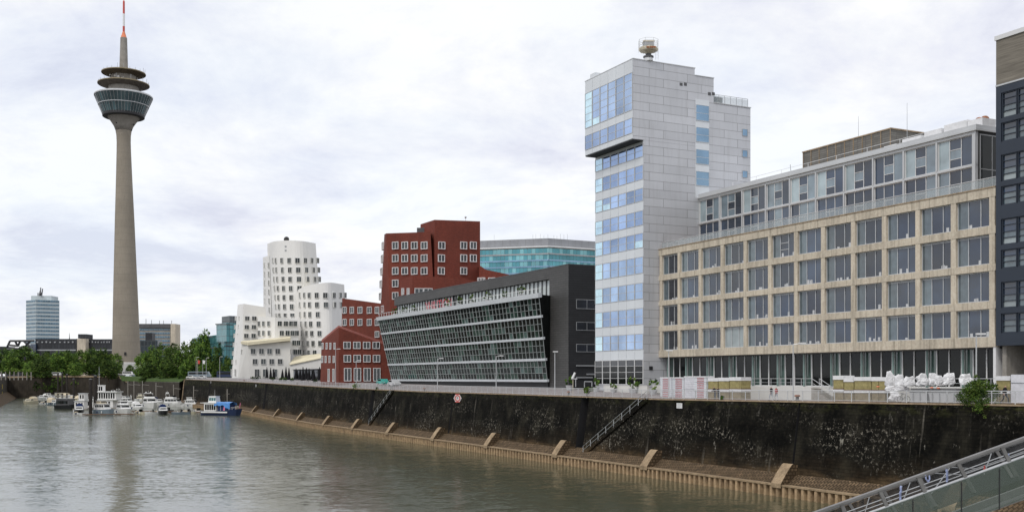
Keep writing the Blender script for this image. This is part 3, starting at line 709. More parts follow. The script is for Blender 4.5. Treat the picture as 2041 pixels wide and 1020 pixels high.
# ---------------- white tower ----------------
T0=qface(11.2,1187); tl=T0.a(1283); ZR=57.3
ot=empty('white_tower',T0(0,0,11.5),'white panelled harbour tower with blue mirror glass and an upper block jutting towards the water','tower')
m=MB(); m.box(T0,0,tl,-20.7,0,gB,50.05); m.box(T0,0,tl,-20.7,-.01,50.05,ZR); m.build('shaft_wall',M['wpanel'],ot)
UO=1.95
m=MB(); m.box(T0,-.02,tl+.02,-9.6,UO,50.05,62.3); m.box(T0,.3,tl+.01,-13.3,-9.6,ZR,61.2); m.build('upper_block_wall',M['wpanel'],ot)
m=MB(); m.box(T0,-.1,tl+.1,-9.7,UO+.08,62.3,62.42); m.box(T0,.1,tl+.1,-13.4,-9.72,61.2,61.3); m.box(T0,0,tl+.1,-20.8,-13.4,ZR,ZR+.1); m.build('roof_edge',M['lgrey'],ot)
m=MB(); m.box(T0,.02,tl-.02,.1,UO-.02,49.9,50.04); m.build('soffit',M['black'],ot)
m=MB(); m.box(T0,.6,2.2,.2,1.4,62.42,63.4); m.build('roof_box',M['spandrel'],ot)
z83=lambda y: HC-(y-YH)*.0774
rowsT=[(287,313),(329,358),(375,401),(419.6,449),(464.7,494),(512,545),(564,596),(614.5,647),(665.5,697)]
bwT=tl/6
TG=('gl_tower','gl_tower2')
prevz=50.0
for ri_,(ya,yb) in enumerate(rowsT):
    z1,z0=z83(ya),z83(yb)
    for i in range(6):
        lite=(i==0) or (rnd.random()<.12)
        window(ot,T0,i*bwT+.04,(i+1)*bwT-.04,z0,z1,.02,cols=(),rows=(.5,),fw=.075,dep=.1,fm='lgrey',gm=TG,rnd=lambda c,r,l=lite:1 if (l and (r==0 or i==0)) else 0)
        m=MB(); m.box(T0,i*bwT+.03,(i+1)*bwT-.03,.005,.07,z1+.03,prevz-.03); m.build('spandrel_panel',M['spandrel'],ot)
    prevz=z0
z1,z0=z83(717),z83(767)
for i in range(6):
    m=MB(); m.box(T0,i*bwT+.03,(i+1)*bwT-.03,.005,.07,z1+.03,prevz-.03); m.build('spandrel_panel',M['spandrel'],ot)
    window(ot,T0,i*bwT+.02,(i+1)*bwT-.02,z0,z1,.02,cols=(),rows=(.25,.5,.75),fw=.06,dep=.14,fm='white',gm=('gl_black','gl_office2'),rnd=lambda c,r:1 if r==3 else 0,name='ground_floor_window')
zU=lambda y: HC-(y-YH)*.07698
U0=T0.shift(0,UO)
for i in range(6):
    window(ot,U0,i*bwT+.04,(i+1)*bwT-.06,zU(220),zU(144.5),.03,cols=(),rows=(.2,.4,.6,.8),fw=.09,dep=.1,fm='lgrey',gm=TG,rnd=lambda c,r,i=i:1 if (i==0 or rnd.random()<.12) else 0)
    window(ot,U0,i*bwT+.04,(i+1)*bwT-.06,zU(266),zU(235),.03,cols=(),rows=(.5,),fw=.08,dep=.1,fm='lgrey',gm=TG,rnd=lambda c,r:0)
    for za,zb in ((zU(219.5),zU(235.5)),(zU(266.5),50.1),(62.25,zU(144))):
        m=MB(); m.box(U0,i*bwT+.03,(i+1)*bwT-.03,.005,.07,min(za,zb),max(za,zb)); m.build('spandrel_panel',M['spandrel'],ot)
TS=T0.side(tl)
sa,sb=TS.a(1386.5),TS.a(1413)
for ya,yb in ((211,242.6),(255.6,285),(299.6,329),(343,372)):
    Yt=TS.O[1]+TS.d[1]*(sa+sb)/2
    window(ot,TS,sa,sb,zz(yb,Yt),zz(ya,Yt),.02,cols=(),rows=(.48,),fw=.07,dep=.08,fm='lgrey',gm=('gl_side',),name='side_window')
m=MB(); m.box(TS,sa-.05,sb+.05,.003,.02,zz(372,Yt)-2,zz(200,Yt)); m.build('stair_panel',M['spandrel'],ot)
for ya,yb in ((258,272),(300,314),(341,355)):
    a0_,a1_=TS.a(1479),TS.a(1489.5); Yt=TS.O[1]+TS.d[1]*a0_
    window(ot,TS,a0_,a1_,zz(yb,Yt),zz(ya,Yt),.02,cols=(),fw=.06,dep=.08,fm='grey',gm=('gl_side',),name='side_window')
for px in (1354.5,1363,1411,1419):
    a0_=TS.a(px); Yt=TS.O[1]+TS.d[1]*a0_; y=169 if px<1400 else 188; m=MB(); m.box(TS,a0_,a0_+.55,.0,.05,zz(y+3,Yt),zz(y-3,Yt)); m.build('vent',M['dgrey'],ot)
m=MB(); m.box(TS,1.0,1.6,.0,.12,14.6,15.2); m.build('vent',M['black'],ot)
m=MB()
b0_=T0.shift(0,0)
railline(m,[TS(9.9,-.3,57.5),TS(20.4,-.3,57.5)],1.25,.04,1.1,False); m.build('roof_railing',M['grey'],ot)
m=MB(); m.box(TS,9.9,20.4,-.32,-.3,57.5,58.6); q=m.build('railing_panel',bpy.data.materials['clear_parapet_glass'],ot)
m=MB(); m.box(TS,12.8,16,-3,-1.2,57.5,58.7); m.build('roof_box',M['dgrey'],ot)
# harbour radar beacon on the roof corner
rc=T0(tl-.35,-1.1,0); rc=(rc[0],rc[1],62.42)
orr=empty('roof_beacon',rc,'rusty cream beacon basket with a guard rail on the roof corner of the white tower','beacon')
m=MB(); m.lathe([(.95,0),(.85,.75)],rc,16); m.build('pedestal',M['lgrey'],orr)
m=MB(); m.lathe([(.8,.7),(1.05,.85),(1.05,1.15),(.6,1.3),(.55,1.75)],rc,12); m.build('collar',M['dgrey'],orr)
m=MB(); m.lathe([(.5,1.65),(.85,2.0),(1.85,2.35),(1.95,2.75),(1.9,3.1)],rc,8); m.build('basket',M['creampaint'],orr)
m=MB(); m.box(lambda a,o,z:(rc[0]+a,rc[1]+o,rc[2]+z),-1.05,1.05,-.8,.8,3.1,4.35); m.build('lantern_box',M['grey'],orr)
m=MB(); m.box(lambda a,o,z:(rc[0]+a,rc[1]+o,rc[2]+z),-1.12,1.12,-.87,.87,4.35,4.6); m.build('lantern_roof',M['creampaint'],orr)
m=MB(); m.box(lambda a,o,z:(rc[0]+a,rc[1]+o,rc[2]+z),-.6,1.2,-1.92,-1.82,2.5,2.85); m.build('rust_patch',M['rust'],orr)
m=MB(); pts=[(rc[0]+2*math.cos(t+.39),rc[1]+2*math.sin(t+.39)) for t in [i*math.pi/4 for i in range(8)]]
for (x,y),(x2,y2) in zip(pts,pts[1:]+pts[:1]):
    for z in (3.5,3.9,4.35,4.9): m.tube((x,y,rc[2]+z),(x2,y2,rc[2]+z),.03,4)
    m.tube((x,y,rc[2]+2.3),(x,y,rc[2]+4.9),.035,4)
m.tube((rc[0]+1.9,rc[1]-.6,rc[2]+.1),(rc[0]+1.9,rc[1]-.6,rc[2]+2.4),.03,4); m.tube((rc[0]+1.3,rc[1]-.6,rc[2]+.1),(rc[0]+1.3,rc[1]-.6,rc[2]+2.4),.03,4)
for i in range(6): m.tube((rc[0]+1.3,rc[1]-.6,rc[2]+.3+.35*i),(rc[0]+1.9,rc[1]-.6,rc[2]+.3+.35*i),.02,4)
m.build('guard_cage',M['lgrey'],orr)
orr.scale=(.78,.78,.66)
# ---------------- black slab building with the slanted glass front ----------------
K0=qface(13,786); kl=K0.a(1133); ZK=33.5
okk=empty('slanted_glass_building',K0(40,0,12),'anthracite clad office block with an outward leaning glass front and planted roof terrace','building')
kp=K0.a(1095)
m=MB(); m.box(K0,0,kl,-26,-.9,gB,ZK); m.build('wall',M['slate'],okk)
m=MB(); m.box(K0,kp,kl,-.9,0,gB,ZK); m.box(K0,-.02,kp,-.9,0,31.5,ZK); m.box(K0,-.02,1.4,-.9,0,gB,28.3); m.build('front_frame',M['slate'],okk)
m=MB(); m.box(K0,-.08,kl+.04,-26,.06,ZK,ZK+.12); m.build('roof_edge',M['dgrey'],okk)
KS=K0.side(kl); m=MB(); m.box(KS,0,26,0,.04,gB,ZK-.02); m.build('end_wall',M['slateshade'],okk)
for ya,yb in ((597,616),(642,659),(686,702)):
    a0_=KS.a(1148); Yt=KS.O[1]+KS.d[1]*a0_
    window(okk,KS,a0_,a0_+11,zz(yb,Yt),zz(ya,Yt),.05,cols=(.2,.4,.6,.8),fw=.1,dep=.08,fm='grey',gm=('gl_office2',),name='side_window')
m=MB()
for y,x0,x1 in ((729,1148,1187),(746,1168,1187),(752.5,1148,1180)):
    a0_=KS.a(x0);a1_=KS.a(x1); Yt=KS.O[1]+KS.d[1]*a0_; m.box(KS,a0_,a1_,.05,.25,zz(y,Yt)-.15,zz(y,Yt)+.1)
m.build('metal_ledges',M['grey'],okk)
# the curtain wall surface
KB=qface(12.5,782); KT=qface(10,754)
ab0,ab1=0,KB.a(1092); at0,at1=0,KT.a(1075)
zb_,zt_=12.75,28.45
BL,BR=Vector(KB(0,0,zb_)),Vector(KB(ab1,0,zb_)); TL,TR=Vector(KT(0,0,zt_)),Vector(KT(at1,0,zt_))
nrm=(BR-BL).cross(TL-BL).normalized()
if nrm.dot(Vector(KB.n+(0,)))<0: nrm=-nrm
def CS(u,w_,o=0): return BL.lerp(BR,u).lerp(TL.lerp(TR,u),w_)+nrm*o
def cbox(mb,u0,u1,w0,w1,o0,o1,mi=0):
    mb.hexa([CS(u0,w0,o0),CS(u1,w0,o0),CS(u1,w0,o1),CS(u0,w0,o1),CS(u0,w1,o0),CS(u1,w1,o0),CS(u1,w1,o1),CS(u0,w1,o1)],mi)
M['mgrey2']=mat('curtain_mullion_grey',(.40,.43,.43),.4,metal=.2,var=.1)
NC=56; fl=[0,.245,.49,.74,1.0]; r5=random.Random(5)
for j in range(4):
    w0=fl[j]+.026; w1=fl[j+1]-(.0 if j<3 else .035)
    g=MB()
    for i in range(NC):
        for r in range(3):
            q=r5.random(); mi=0
            if j==0 and i>36 and r==2: mi=1 if q<.8 else 0
            elif j==0 and i>36 and r==0: mi=1 if q<.5 else 0
            else: mi=1 if q<.26 else (2 if q<.31 else 0)
            a=w0+(w1-w0)*r/3; b_=w0+(w1-w0)*(r+1)/3
            cbox(g,i/NC+.0004,(i+1)/NC-.0004,a+.001,b_-.001,-.02+.02*r5.random(),.03,mi)
    go_=g.build('window_band',[M['gl_cur1'],M['gl_cur2'],M['gl_cur3']],okk)
    f=MB(); hw=.00032
    for i in range(NC+1):
        u=min(1-hw,max(hw,i/NC)); cbox(f,u-hw,u+hw,w0,w1,.031,.16)
    for r in (1,2): a=w0+(w1-w0)*r/3; cbox(f,0,1,a-.0020,a+.0020,.031,.13)
    f.build('mullions',M['mgrey2'],go_)
    f=MB(); cbox(f,-.002,1.002,fl[j]-.002,fl[j]+.026,-.2,.24); f.build('floor_band',M['spandrel'],okk)
f=MB(); cbox(f,-.004,1.004,.965,1.02,-.3,.45); f.build('floor_band',M['spandrel'],okk)
# sides of the wedge and the terrace deck
m=MB(); c0=Vector(K0(1.4,-.9,zb_)); m.poly([BL,TL,Vector(K0(0,-.9,zt_)),Vector(K0(0,-.9,zb_))]); m.poly([BR,Vector(K0(kp,-.9,zb_)),Vector(K0(kp,-.9,zt_)),TR])
m.build('end_glazing',M['gl_black'],okk)
m=MB(); m.poly([TL,TR,Vector(K0(kp,-.85,zt_)),Vector(K0(-.0,-.85,zt_))]); m.poly([TL-nrm*.05,TL+Vector((0,0,.3)),Vector(K0(0,-.8,zt_+.3)),Vector(K0(0,-.8,zt_))]); m.build('terrace_deck',M['concgrey'],okk)
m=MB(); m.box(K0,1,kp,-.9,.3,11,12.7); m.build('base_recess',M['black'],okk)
M['gl_terr']=mat('terrace_glass',(.50,.55,.55),.12,var=.12,vs=.8,ior=1.5)
nb=48; bw_=(kp-1.2)/nb
for i in range(nb):
    g_='gl_terr'
    A=.6+i*bw_
    m=MB(); m.box(K0,A+.05,A+bw_-.12,-.75,-.7,28.5,31.45,0 if i not in (16,21,23) else 1); m.build('terrace_window',[M['gl_terr'],M['gl_black']],okk)
m=MB()
for i in range(nb+1): m.box(K0,.6+i*bw_-.11,.6+i*bw_+.03,-.85,-.5,28.5,31.45)
m.build('terrace_mullions',M['dgrey'],okk)
m=MB()
for i in range(nb): a=(i+.5)/nb; p=CS(a,1.0,.1); m.tube(p,p+Vector((0,0,1.1)),.05,4)
m.tube(CS(0,1,.1)+Vector((0,0,1.1)),CS(1,1,.1)+Vector((0,0,1.1)),.045,5); m.build('terrace_railing',M['white'],okk)
# red lettering on the terrace glass
m=MB(); a0_=K0.a(853); a1_=K0.a(905); Yt=K0.O[1]+K0.d[1]*a0_; add_text(m,K0,'VHIUTION',a0_,.6,29.0,1.9,a1_-a0_); 
osn=m.build('roof_sign_letters',M['redtxt'],None,origin=K0(a0_,.6,28.9)); tag(osn,'thin red lettering standing on the roof terrace of the leaning glass front','sign')
def planter(fr,a,o,z,s,label,grp,seed):
    p=fr(a,o,z); e=empty('potted_shrub',p,label,'plant',grp)
    q=MB(); q.lathe([(.25*s,0),(.38*s,.5*s)],p,10); q.build('pot',M['lgrey'],e)
    leafball('foliage',e,[(p[0],p[1],p[2]+.95*s,.5*s,.5*s,.55*s)],160,.22*s,seed)
    return e
# ---------------- volumes with leaning or curved faces ----------------
class Vol:
    """cols: (px at bottom, px at top, y at top, distance); a real surface with its own distance and depth"""
    def __init__(s,cols,yb=757,zb=None,depth=16,smooth=0):
        s.cols=cols; s.yb=yb; s.zb=zb; s.depth=depth
        if smooth:
            c=cols; new=[]
            for i in range(len(c)-1):
                p0=c[max(0,i-1)];p1=c[i];p2=c[i+1];p3=c[min(len(c)-1,i+2)]
                for k in range(smooth):
                    t=k/smooth
                    new.append(tuple(.5*((2*p1[j])+(-p0[j]+p2[j])*t+(2*p0[j]-5*p1[j]+4*p2[j]-p3[j])*t*t+(-p0[j]+3*p1[j]-3*p2[j]+p3[j])*t**3) for j in range(4)))
            new.append(c[-1]); s.cols=new
    def mesh(s,name,m,parent,roof=None,top_back=0):
        b=MB(); bot=[];top=[]
        for pb,pt,yt,Y in s.cols:
            q=at(pb,s.yb,Y); q.z=s.zb if s.zb is not None else q.z-3
            # extend the lean below y_b
            bot.append(q); top.append(at(pt,yt,Y))
        n=len(bot); D=s.depth
        def back(p):
            f=1+D/p.y; return Vector((p.x*f,p.y*f,p.z))
        bb=[back(p) for p in bot]; tb=[back(p)+Vector((0,0,top_back)) for p in top]
        for i in range(n-1): b.poly([bot[i],bot[i+1],top[i+1],top[i]])
        b.poly([bot[0],top[0],tb[0],bb[0]]); b.poly([bot[-1],bb[-1],tb[-1],top[-1]])
        for i in range(n-1): b.poly([bb[i],tb[i],tb[i+1],bb[i+1]]); b.poly([top[i],top[i+1],tb[i+1],tb[i]],1)
        return b.build(name,[m,roof or m],parent)
    def loc(s,px,py):
        best=None
        for c0,c1 in zip(s.cols,s.cols[1:]):
            def x(c):
                h=(s.yb-py)/(s.yb-c[2]); return c[0]+(c[1]-c[0])*h
            x0,x1=x(c0),x(c1)
            if x0<=px<=x1 or (c1 is s.cols[-1] and best is None) or (c0 is s.cols[0] and px<x0):
                t=(px-x0)/(x1-x0); t=max(-.3,min(1.3,t)); Y=c0[3]+(c1[3]-c0[3])*t
                A=at(x0,py,c0[3]);B=at(x1,py,c1[3]); best=(A.lerp(B,t),(B.x-A.x,B.y-A.y),Y)
                if x0<=px<=x1: break
        return best
def vwin(vol,parent,px,y0,y1,w=2.3,sink=0,fm='white',gm=('gl_gehry',),big=False,name='window',dep=.3,fw=.16,cols=(.5,)):
    """one protruding box window: frame and pane, or one combined mesh once the count is past 100"""
    p,d,Y=vol.loc(px,(y0+y1)/2); fr=Face((p.x,p.y),d); z0,z1=zz(y1,Y),zz(y0,Y)
    if big is not False:
        m=big; m.box(fr,-w/2,-w/2+fw,-.1,dep,z0,z1);m.box(fr,w/2-fw,w/2,-.1,dep,z0,z1);m.box(fr,-w/2+fw,w/2-fw,-.1,dep,z1-fw,z1);m.box(fr,-w/2+fw,w/2-fw,-.1,dep,z0,z0+fw);m.box(fr,-fw/2.5,fw/2.5,-.1,dep*.8,z0+fw,z1-fw)
        m.box(fr,-w/2+fw,w/2-fw,.0,dep*.35,z0+fw,z1-fw,1); return
    return window(parent,fr,-w/2,w/2,z0,z1,-.1,cols=cols,fw=fw,dep=dep+.1,fm=fm,gm=gm,name=name,go=.1+dep*.4)
# ---------------- white curved buildings ----------------
owt=empty('white_curved_building',at(560,757,470),'white plastered cluster of leaning curved office towers with rows of box windows','building')
M['wframe']=mat('window_surround',(.60,.60,.58),.6,var=.05)
XB=MB(); wcount=[0]
def ww(vol,px,y0,y1,w=2.5):
    w=w*.84
    wcount[0]+=1
    if wcount[0]<=100: vwin(vol,owt,px,y0,y1,w,fm='wframe',fw=.11,dep=.4)
    else: vwin(vol,owt,px,y0,y1,w,big=XB,fw=.11,dep=.4)
Z4=lambda x: 440+x/3.188
Z4y=lambda y: 460+y/3.188
YK=1.22
def WV(c,**k): return Vol([(a,b_,y,Y*YK) for a,b_,y,Y in c],**k)
V4b=WV([(527,524,514,433),(537,530,512,424),(546,537,510,420)],depth=14)
V4b.mesh('side_tower_wall',M['plaster'],owt,M['cream'])
V4=WV([(545,533,487,425),(556,547,482,409),(580,574,480,402),(612,603,481.5,402),(651,629,486,410)],depth=22,smooth=5)
V4.mesh('tall_tower_wall',M['plaster'],owt,M['cream'])
V5=WV([(601,594,578,400),(614,609,571,392),(640,633,566,388),(667,659,564,388),(695,686,568,397)],depth=20,smooth=5)
V5.mesh('right_tower_wall',M['plaster'],owt,M['cream'])
V1=WV([(460,474,608,404),(482,485,606,392),(528,530,613,396)],depth=16)
V1.mesh('left_tower_wall',M['plaster'],owt,M['cream'])
V3=WV([(519,513,631,392),(548,548,633,384),(596,594,639,389)],depth=10)
V3.mesh('middle_wing_wall',M['plaster'],owt,M['cream'])
V2=WV([(472,482,685,384),(500,494,687,374),(579,579,681,376)],depth=9)
V2.mesh('low_wing_wall',M['plaster2'],owt,M['cream'],top_back=.6)
# cream roof lip of the low wing
m=MB(); A,B,C,Dq=at(480,686,466.0),at(494,688.5,454.4),at(579,679.5,456.9),at(574,671.5,468.5)
m.prism([A,B,C,at(579,676,470.9),at(482,682,478.2)],[A+Vector((0,0,1.1)),B+Vector((0,0,1.2)),C+Vector((0,0,1.2)),at(579,671,470.9),at(482,680,478.2)]); m.build('low_wing_roof',M['cream'],owt)
# entrance roof in front of the middle
m=MB(); m.prism([at(577,728,453.8),at(640,715,449.0),at(640,708,470.9),at(586,712,470.9)],[at(577,726.5,453.8),at(640,713.5,449.0),at(640,705,470.9),at(590,710.5,470.9)]); m.build('entrance_roof',M['cream'],owt)
VE=WV([(577,577,727,372.5),(640,640,715,368.5)],depth=9); VE.mesh('entrance_wall',M['plaster2'],owt,M['cream'])
# order: nearest and largest first so that the first hundred are parts
for rr,(ya,yb) in enumerate(((750,785),(815,850),(880,930))):
    for x in ((206,259,310,362),(218,271,324,377),(231,283,343))[rr]: ww(V2,Z4(x),Z4y(ya),Z4y(yb),2.5)
    ww(V2,Z4((137,150,150)[rr]),Z4y(ya+5),Z4y(yb),2.2)
for i,(y0) in enumerate((395,455,517,577,637,700,760)):
    for x in ((503,532,563,610,664,716,757,787),(503,534,565,612,668,721,762),(506,535,567,617),(512,541,573,622),(517,547,580,628),(524,555,588,632),(531,560,598))[i]: ww(V5,Z4(x)+.5,Z4y(y0),Z4y(y0+35))
for i,y0 in enumerate((175,235,294,352,410,468,526)):
    base=[(333,352,390,437,487,535,577,614),(337,356,394,441,492,543,588,625),(341,361,399,443,497,551,596,636),(345,366,402,447,500),(349,369,405,450),(352,373,408,453),(356,376,412,456)][i]
    for x in base: ww(V4,Z4(x),Z4y(y0),Z4y(y0+(34 if i<6 else 22)))
for i,y0 in enumerate((545,600,655,712,767,822,880)):
    xs_=[96-i*4,121-i*4]; 
    if i<3: xs_+=[167-i*3,211-i*2]
    for x in xs_: ww(V1,Z4(x),Z4y(y0),Z4y(y0+(28 if i<6 else 44)),2.1 if x<130 else 2.5)
for i,(y0,xs_) in enumerate(((576,(246,275,308,373,412,446,470)),(636,(246,275,310,386,423,456,482)),(698,(466,491)),(755,(431,472,498)))):
    for x in xs_: ww(V3,Z4(x),Z4y(y0),Z4y(y0+33))
for i,y0 in enumerate((205,262,318,375,432,488)):
    for x in (281,307): ww(V4b,Z4(x+i),Z4y(y0),Z4y(y0+34),2.0)
tag(XB.build('window',[M['wframe'],M['gl_gehry']],owt),kind='stuff')
m=MB(); m.ball(at(571,478,498),1.3,8); m.build('roof_dome',M['black'],owt)
m=MB()
for y in (492,500): p,d,Y=V4.loc(569.5,y); fr=Face((p.x,p.y),d); m.box(fr,-.5,.5,-.1,.15,zz(y+1.6,Y),zz(y-1.6,Y))
m.build('vent',M['grey'],owt)
# ---------------- red brick buildings ----------------
orh=empty('red_tower',at(860,760,300),'tall red brick office tower with two stepped blocks and white framed windows','building')
RT=Vol([(757,766,468,306),(779,770,466,296),(868,858,463,288.6)],depth=16,yb=620); RT.mesh('left_block_wall',M['brick'],orh,M['brickroof'])
RT2=Vol([(838,838,448,300),(866,866,439,289.4),(957,957,442,296)],depth=18,yb=620); RT2.mesh('right_block_wall',M['brick'],orh,M['brickroof'])
Z5=lambda x: 740+x/2.834
Z5y=lambda y: 420+y/2.834
for ri_,(ya,yb) in enumerate(((178,220),(250,292),(322,363),(392,434),(462,503))):
    for x in ((139,193,247,302) if ri_<3 else (139,)): vwin(RT,orh,Z5(x),Z5y(ya),Z5y(yb),2.1)
    for x in ((396,519,574),(394,519,574),(393,519),(519,),())[ri_]: vwin(RT2,orh,Z5(x),Z5y(ya),Z5y(yb),2.0)
    vwin(RT,orh,Z5(70-ri_*3),Z5y(ya+4),Z5y(yb+4),2.6,dep=.5)
vwin(RT,orh,Z5(68),Z5y(538),Z5y(575),2.6)
m=MB(); p=at(846,463,298); m.box(W,p.x-2,p.x+2,p.y-1,p.y+2,p.z-.5,p.z+1.0); m.build('roof_equipment',M['dgrey'],orh)
m=MB(); p=at(928,442,300); m.tube(p,p+Vector((0,0,1.0)),.06,4); m.ball(p+Vector((0,0,1.1)),.3,6); m.build('roof_mast',M['grey'],orh)
orx=empty('red_low_wing',at(880,760,275),'red brick lower wing with sloping parapet between the red tower and slanted glass building','building')
RX=Vol([(797,797,560,286),(822,822,549,280),(905,905,555,282),(962,962,562,286)],depth=8,yb=620); RX.mesh('front_wall',M['brick'],orx,M['brickroof'])
RY=Vol([(955,955,529,292),(968,968,538,291),(1015,1015,548,289)],depth=14,yb=620); RY.mesh('curved_wall',M['brick'],orx,M['brickroof'])
for x,w_ in ((181,1.2),(212,1.2),(269,2.3),(320,2.3)): vwin(RX,orx,Z5(x),Z5y(440),Z5y(478),w_)
for x in (569,610,665,712): vwin(RY,orx,Z5(x)+ (18 if x<600 else 6),Z5y(380),Z5y(415),2.0)
ormd=empty('red_middle_building',at(720,760,330),'red brick building with a slanting roofline between the white towers and the glass building','building')
RM=Vol([(679,682,595,332),(765,763,606,318)],depth=14); RM.mesh('wall',M['brick'],ormd,M['brickroof'])
for ya,yb in ((485,528),(562,605),(640,680)):
    for x,w_ in ((791,1.9),(838,1.9),(891,2.2),(950,2.2),(998,2.0)):
        if ya>600 and x<960: continue
        vwin(RM,ormd,Z4(x),Z4y(ya),Z4y(yb),w_)
orl=empty('red_brick_house',at(700,762,290),'low red brick house with a folded gable roof and tall white ground floor windows','building')
RL=Vol([(638,641,682,306),(675,675,653,288),(781,774,690,290)],depth=10,yb=762); RL.mesh('wall',M['brick'],orl,M['brickroof'],top_back=1.0)
for ri_,(ya,yb) in enumerate(((707,752),(790,837),(873,957))):
    for x in (802,864,926,987): vwin(RL,orl,Z4(x+ri_*2),Z4y(ya),Z4y(yb),1.95,cols=(.5,))
    for x in ((650,677,701,727),(647,671,696,722),(690,720))[ri_]: vwin(RL,orl,Z4(x),Z4y(ya+6),Z4y(yb+3),1.9,dep=.2)
# ---------------- big glass office building behind (teal glass with a grey roof) ----------------
G0=pface(930,409,1094,400); G1=pface(1094,400,1230,414)
ogl=empty('curved_glass_office',at(1094,760,400),'wide teal glass office building with a grey roof storey, standing behind the black slab building','building')
for fr,n_ in ((G0,G0.a(1094)),(G1,G1.a(1230))):
    m=MB(); m.box(fr,0,n_,-30,-.01,20,62.0); m.build('wall',M['concgrey'],ogl)
    m=MB(); m.box(fr,0,n_,-29,.4,62.0,62.5); m.build('roof_edge',M['white'],ogl)
    m=MB(); m.box(fr,.3,n_-.3,-25,-1.0,62.5,65.4); m.build('roof_storey',joints(mat('grey_roof_panels',(.30,.31,.33),.6,var=.1),3,9,0,.06,(.2,.2,.2),.06),ogl)
    for j in range(8):
        z1=61.6-j*2.35
        g=MB(); f=MB(); a=0
        while a<n_-.2:
            b_=min(n_,a+1.5); g.box(fr,a+.04,b_-.04,.0,.06,z1-1.75,z1,0 if rnd.random()<.6 else 1); a=b_
        go_=g.build('window_band',[M['gl_teal'],M['gl_teal2']],ogl)
        f.box(fr,0,n_,.0,.3,z1-2.3,z1-1.8); f.build('spandrel_band',M['gl_side'] if j else M['grey'],ogl)
m=MB()
for px in (985,1062,1068,1077,1084,1092,1104,1110,1117,1124,1131): p=at(px,479,404); m.tube((p.x,p.y,65.3),(p.x,p.y,65.3+1.2+rnd.random()),.06,4)
m.build('roof_antennas',M['grey'],ogl)
# ---------------- teal glass building on the left ----------------
otl=empty('teal_glass_building',at(425,757,580),'stepped teal glass office building behind the trees left of the white towers','building')
ta=Vol([(386,383,675,620),(447,447,666,580),(480,480,663,590)],depth=20,yb=750); ta.mesh('lower_wall',joints(mat('teal_curtain',(.10,.30,.33),.12,var=.2,metal=.4,vs=.3),2.2,3.6,0,.12,(.03,.05,.055),.35),otl,M['dgrey'])
tb_=Vol([(432,431,646,586),(451.5,451.5,644,572),(480,480,646,580)],depth=16,yb=670); tb_.mesh('upper_wall',bpy.data.materials['teal_curtain'],otl,M['dgrey'])
tcv=Vol([(442,442,632,586),(457,457,630,578),(480,480,631,584)],depth=12,yb=648); tcv.mesh('roof_storey',joints(mat('dark_roof_storey',(.10,.12,.13),.4,var=.2),1.6,5,0,.12,(.2,.22,.22),.2),otl,M['dgrey'])
m=MB()
for y in (647,668,690): 
    A=at(430 if y<660 else 383,y+ (10 if y>660 else 0),585 if y<660 else 619); B=at(452,y,571 if y<660 else 579); m.tube(A,B,.4,4); m.tube(B,at(472,y+1,579 if y<660 else 586),.4,4)
m.build('floor_edges',M['dgrey'],otl)
# ---------------- television tower ----------------
TY=800; tk=F/TY
Rr=lambda hw: hw/tk
cxm=at(247,0,TY).x
zt=lambda y: zz(y,TY)
cpx=lambda y: 246.3+max(0,(y-262))/(720-262)*5.5 if y>262 else 246.3+(262-y)*0.002
lean=lambda z: (cpx(YH-(z-HC)*tk)-CX)/F*TY
tv=empty('television_tower',(lean(zt(720)),TY,16),'very tall slender concrete television tower with a glazed head and red white mast','tower')
def lth(name,prof,m,n=40,**k):
    b=MB(); b.lathe([(Rr(r),zt(y)) for r,y in prof],(0,TY,0),n,0,lean); o=b.build(name,m,tv,**k)
    if k.get('smooth'): pass
    return o
lth('shaft',[(29.5,745),(27.6,722),(25.6,670),(24.1,615),(22.4,560),(20.4,500),(18.5,440),(16.6,390),(15.0,345),(13.7,305),(13.3,285),(13.7,272),(15.2,262)],M['conc'],smooth=True)
lth('bowl',[(15.2,262),(18.6,253),(24.5,244),(30.6,236),(36,229.5)],M['concgrey'],smooth=True)
lth('lower_ring',[(36,229.5),(37.2,228),(39.2,224),(39.0,222)],M['gl_black'])
M['gl_head']=mat('head_glass',(.055,.105,.12),.1,var=.5,vs=.15,ior=1.7)
joints(M['gl_head'],3.1,7.5,0,.35,(.20,.26,.28),.5)
ng=48
gl=MB()
for i in range(ng):
    t0=2*math.pi*i/ng; t1=2*math.pi*(i+1)/ng
    for (r0,y0),(r1,y1) in (((39.4,231.5),(47,213)),((47,213),(54.8,195.5))):
        q=[]
        for r,y,t in ((r0,y0,t0),(r0,y0,t1),(r1,y1,t1),(r1,y1,t0)): q.append((lean(zt(y))+Rr(r)*math.cos(t),TY+Rr(r)*math.sin(t),zt(y)))
        gl.poly(q,rnd.choice((0,0,1)))
gl.build('glass_cone',[mat('head_glass_a',(.05,.085,.095),.1,ior=1.8,var=.4,vs=.1),mat('head_glass_b',(.085,.15,.165),.1,ior=1.8,var=.3,vs=.1)],tv)
fm_=MB()
for i in range(ng):
    t0=2*math.pi*i/ng
    P0_=(lean(0)*0+lean(zt(231))+Rr(39.9)*math.cos(t0),TY+Rr(39.9)*math.sin(t0),zt(231.5)); P1_=(lean(zt(195))+Rr(55.2)*math.cos(t0),TY+Rr(55.2)*math.sin(t0),zt(195.5)); fm_.tube(P0_,P1_,.13,4)
fm_.build('cone_ribs',M['grey'],tv)
lth('lower_sill',[(38.5,236),(40,235),(40.2,230),(39.5,229)],M['black'])
lth('ring_rail',[(48.2,213.6),(48.4,212.4)],M['lgrey'])
lth('cone_rim',[(55,195.6),(55.8,195),(55.8,193),(54,191.5),(30,190)],M['lgrey'])
lth('lower_neck',[(29,192),(29,171)],M['concgrey'],smooth=True)
